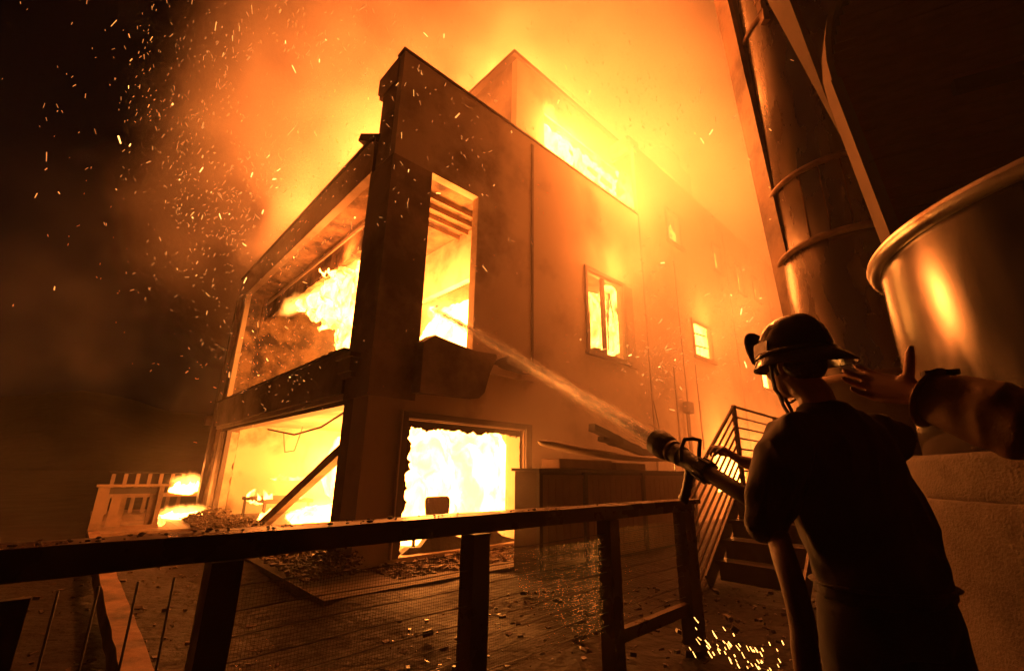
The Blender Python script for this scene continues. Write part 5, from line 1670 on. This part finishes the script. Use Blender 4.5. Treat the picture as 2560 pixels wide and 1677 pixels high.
# ================================================================== embers and glowing drops
def ember_mat(name, s, col):
    m_ = bpy.data.materials.new(name); m_.use_nodes = True
    N = m_.node_tree.nodes; N.remove(N['Principled BSDF'])
    e = N.new('ShaderNodeEmission'); e.inputs['Color'].default_value = (*col, 1); e.inputs['Strength'].default_value = s
    nx = N.new('ShaderNodeTexNoise'); nx.inputs['Scale'].default_value = 30
    mr = N.new('ShaderNodeMapRange'); mr.inputs['To Min'].default_value = s * 0.6; mr.inputs['To Max'].default_value = s * 1.4
    m_.node_tree.links.new(nx.outputs['Fac'], mr.inputs['Value']); m_.node_tree.links.new(mr.outputs[0], e.inputs['Strength'])
    m_.node_tree.links.new(e.outputs[0], N['Material Output'].inputs['Surface'])
    return m_
EM = [ember_mat('ember_and_drop_glow', 5.0, (1.0, 0.45, 0.10)), ember_mat('ember_orange', 2.0, (1.0, 0.36, 0.07)), ember_mat('ember_dull', 1.2, (1.0, 0.33, 0.07))]
def sliver(bm, p, d, L_, w):
    d = d.normalized(); s = d.cross(Vector((0.3, 0.2, 0.9))).normalized(); u = s.cross(d)
    A_ = [bm.verts.new(p - d * L_ * 0.42 + s * (w * 0.8 * cos(a)) + u * (w * 0.8 * sin(a))) for a in (0, 2.09, 4.19)]
    B_ = [bm.verts.new(p + d * L_ * 0.40 + s * (w * cos(a)) + u * (w * sin(a))) for a in (0.4, 2.5, 4.6)]
    h0 = bm.verts.new(p - d * L_ * 0.5); h1 = bm.verts.new(p + d * L_ * 0.5)
    for i in range(3):
        j = (i + 1) % 3
        bm.faces.new((A_[i], A_[j], B_[j], B_[i])); bm.faces.new((A_[j], A_[i], h0)); bm.faces.new((B_[i], B_[j], h1))
# region: (weight, x0, x1, y0, y1, depth0, depth1, dir, spread, length px, label)
REG = [
    (90, 330, 1050, -60, 360, 5.5, 9.0, (0.35, 1.0), 0.45, 22, 'glowing ember drifting in the firelit smoke above the short roof', 'embers above the short roof'),
    (120, 400, 860, 260, 720, 6.5, 10.0, (0.55, 0.8), 0.5, 15, 'small glowing ember swirling beside the sloping roof edge', 'embers beside the sloping roof edge'),
    (14, 20, 330, 20, 880, 4.5, 8.0, (0.3, 1.0), 0.4, 22, 'lone glowing ember against the black sky', 'lone embers in the black sky'),
    (38, 950, 1350, 0, 640, 4.5, 6.3, (-0.6, 1.0), 0.5, 20, 'glowing ember in front of the corner parapet', 'embers in front of the parapet'),
    (60, 1330, 1800, 0, 420, 7.0, 12.0, (-0.3, 1.0), 0.5, 17, 'glowing ember above the top-floor roof', 'embers above the top-floor roof'),
    (70, 1560, 1860, 690, 960, 5.5, 8.5, (0.9, 0.35), 0.6, 13, 'glowing spark blown along the wall beside the window fire', 'sparks beside the window fire'),
    (34, 520, 860, 760, 1000, 6.3, 8.0, (0.6, -0.4), 0.7, 11, 'tiny spark floating inside the upper balcony', 'sparks in the upper balcony'),
    (14, 1820, 2030, 150, 480, 4.0, 5.2, (-0.4, 0.8), 0.5, 15, 'glowing ember in front of the silo', 'embers in front of the silo'),
]
random.seed(77)
def ember_at(rg, small):
    w, x0, x1, y0, y1, d0, d1, dr, sp, lp, lab, grp = rg
    for _ in range(60):
        x, y = random.gauss((x0 + x1) / 2, (x1 - x0) * 0.36), random.gauss((y0 + y1) / 2, (y1 - y0) * 0.36)
        x += 60 * mnoise.noise(Vector((y * 0.012, 3.3, 0)))
        k = mnoise.noise(Vector((x * 0.008, y * 0.008, 1.7))) + 0.5 * mnoise.noise(Vector((x * 0.021, y * 0.021, 5.7)))
        if k > random.uniform(-0.8, 0.25): break
    d = random.uniform(d0, d1)
    p = at(x, y, d)
    th = math.atan2(dr[1], dr[0]) + random.gauss(0, sp)
    v = RT * cos(th) + UP * sin(th) * (1 if random.random() > 0.15 else -1)
    v = v + FW * random.uniform(-0.4, 0.4)
    px = lp * (0.35 + 1.1 * random.random() ** 2.2) * (0.55 if small else 1.0)
    L_ = px * d / PXF
    wd = (random.uniform(0.8, 1.5) if not small else random.uniform(0.5, 0.95)) * d / PXF
    if random.random() < 0.10 and not small: wd *= 1.7
    return p, v, L_, wd
for rg in REG:
    for i in range(int(rg[0] * 0.55)):
        p, v, L_, wd = ember_at(rg, False)
        bm = bmesh.new(); sliver(bm, Vector((0, 0, 0)), v, L_, wd)
        o = obj('ember', bm, EM[0 if random.random() < 0.28 else (1 if random.random() < 0.6 else 2)]); o.location = p
        tag(o, rg[10], 'ember', rg[11])
bm = bmesh.new()
for rg in REG:
    if rg[0] < 20: continue
    for i in range(int(rg[0] * (3.0 if 'parapet' in rg[11] else 7.0))):
        p, v, L_, wd = ember_at(rg, True); sliver(bm, p, v, L_, wd)
tag(obj('sparks', bm, EM[2]), 'swarm of fine sparks in the smoke round the burning house', None, kind='stuff')
# water drops splashing beside the hose; their glints are built as emission
bm = bmesh.new()
for i in range(62):
    t = random.random()
    x = 1752 + 190 * t + random.gauss(0, 22); y = 1590 + 75 * t + random.gauss(0, 28)
    d = random.uniform(1.9, 2.4)
    sliver(bm, at(x, y, d), RT * 0.45 - UP * random.uniform(0.4, 1.0) + FW * random.uniform(-.3, .3), random.uniform(6, 16) * d / PXF, random.uniform(0.7, 1.5) * d / PXF)
tag(obj('glowing_drops', bm, EM[0]), 'water drops over the wet ground beside the hose, their glints made to glow', None, kind='stuff')

jet()
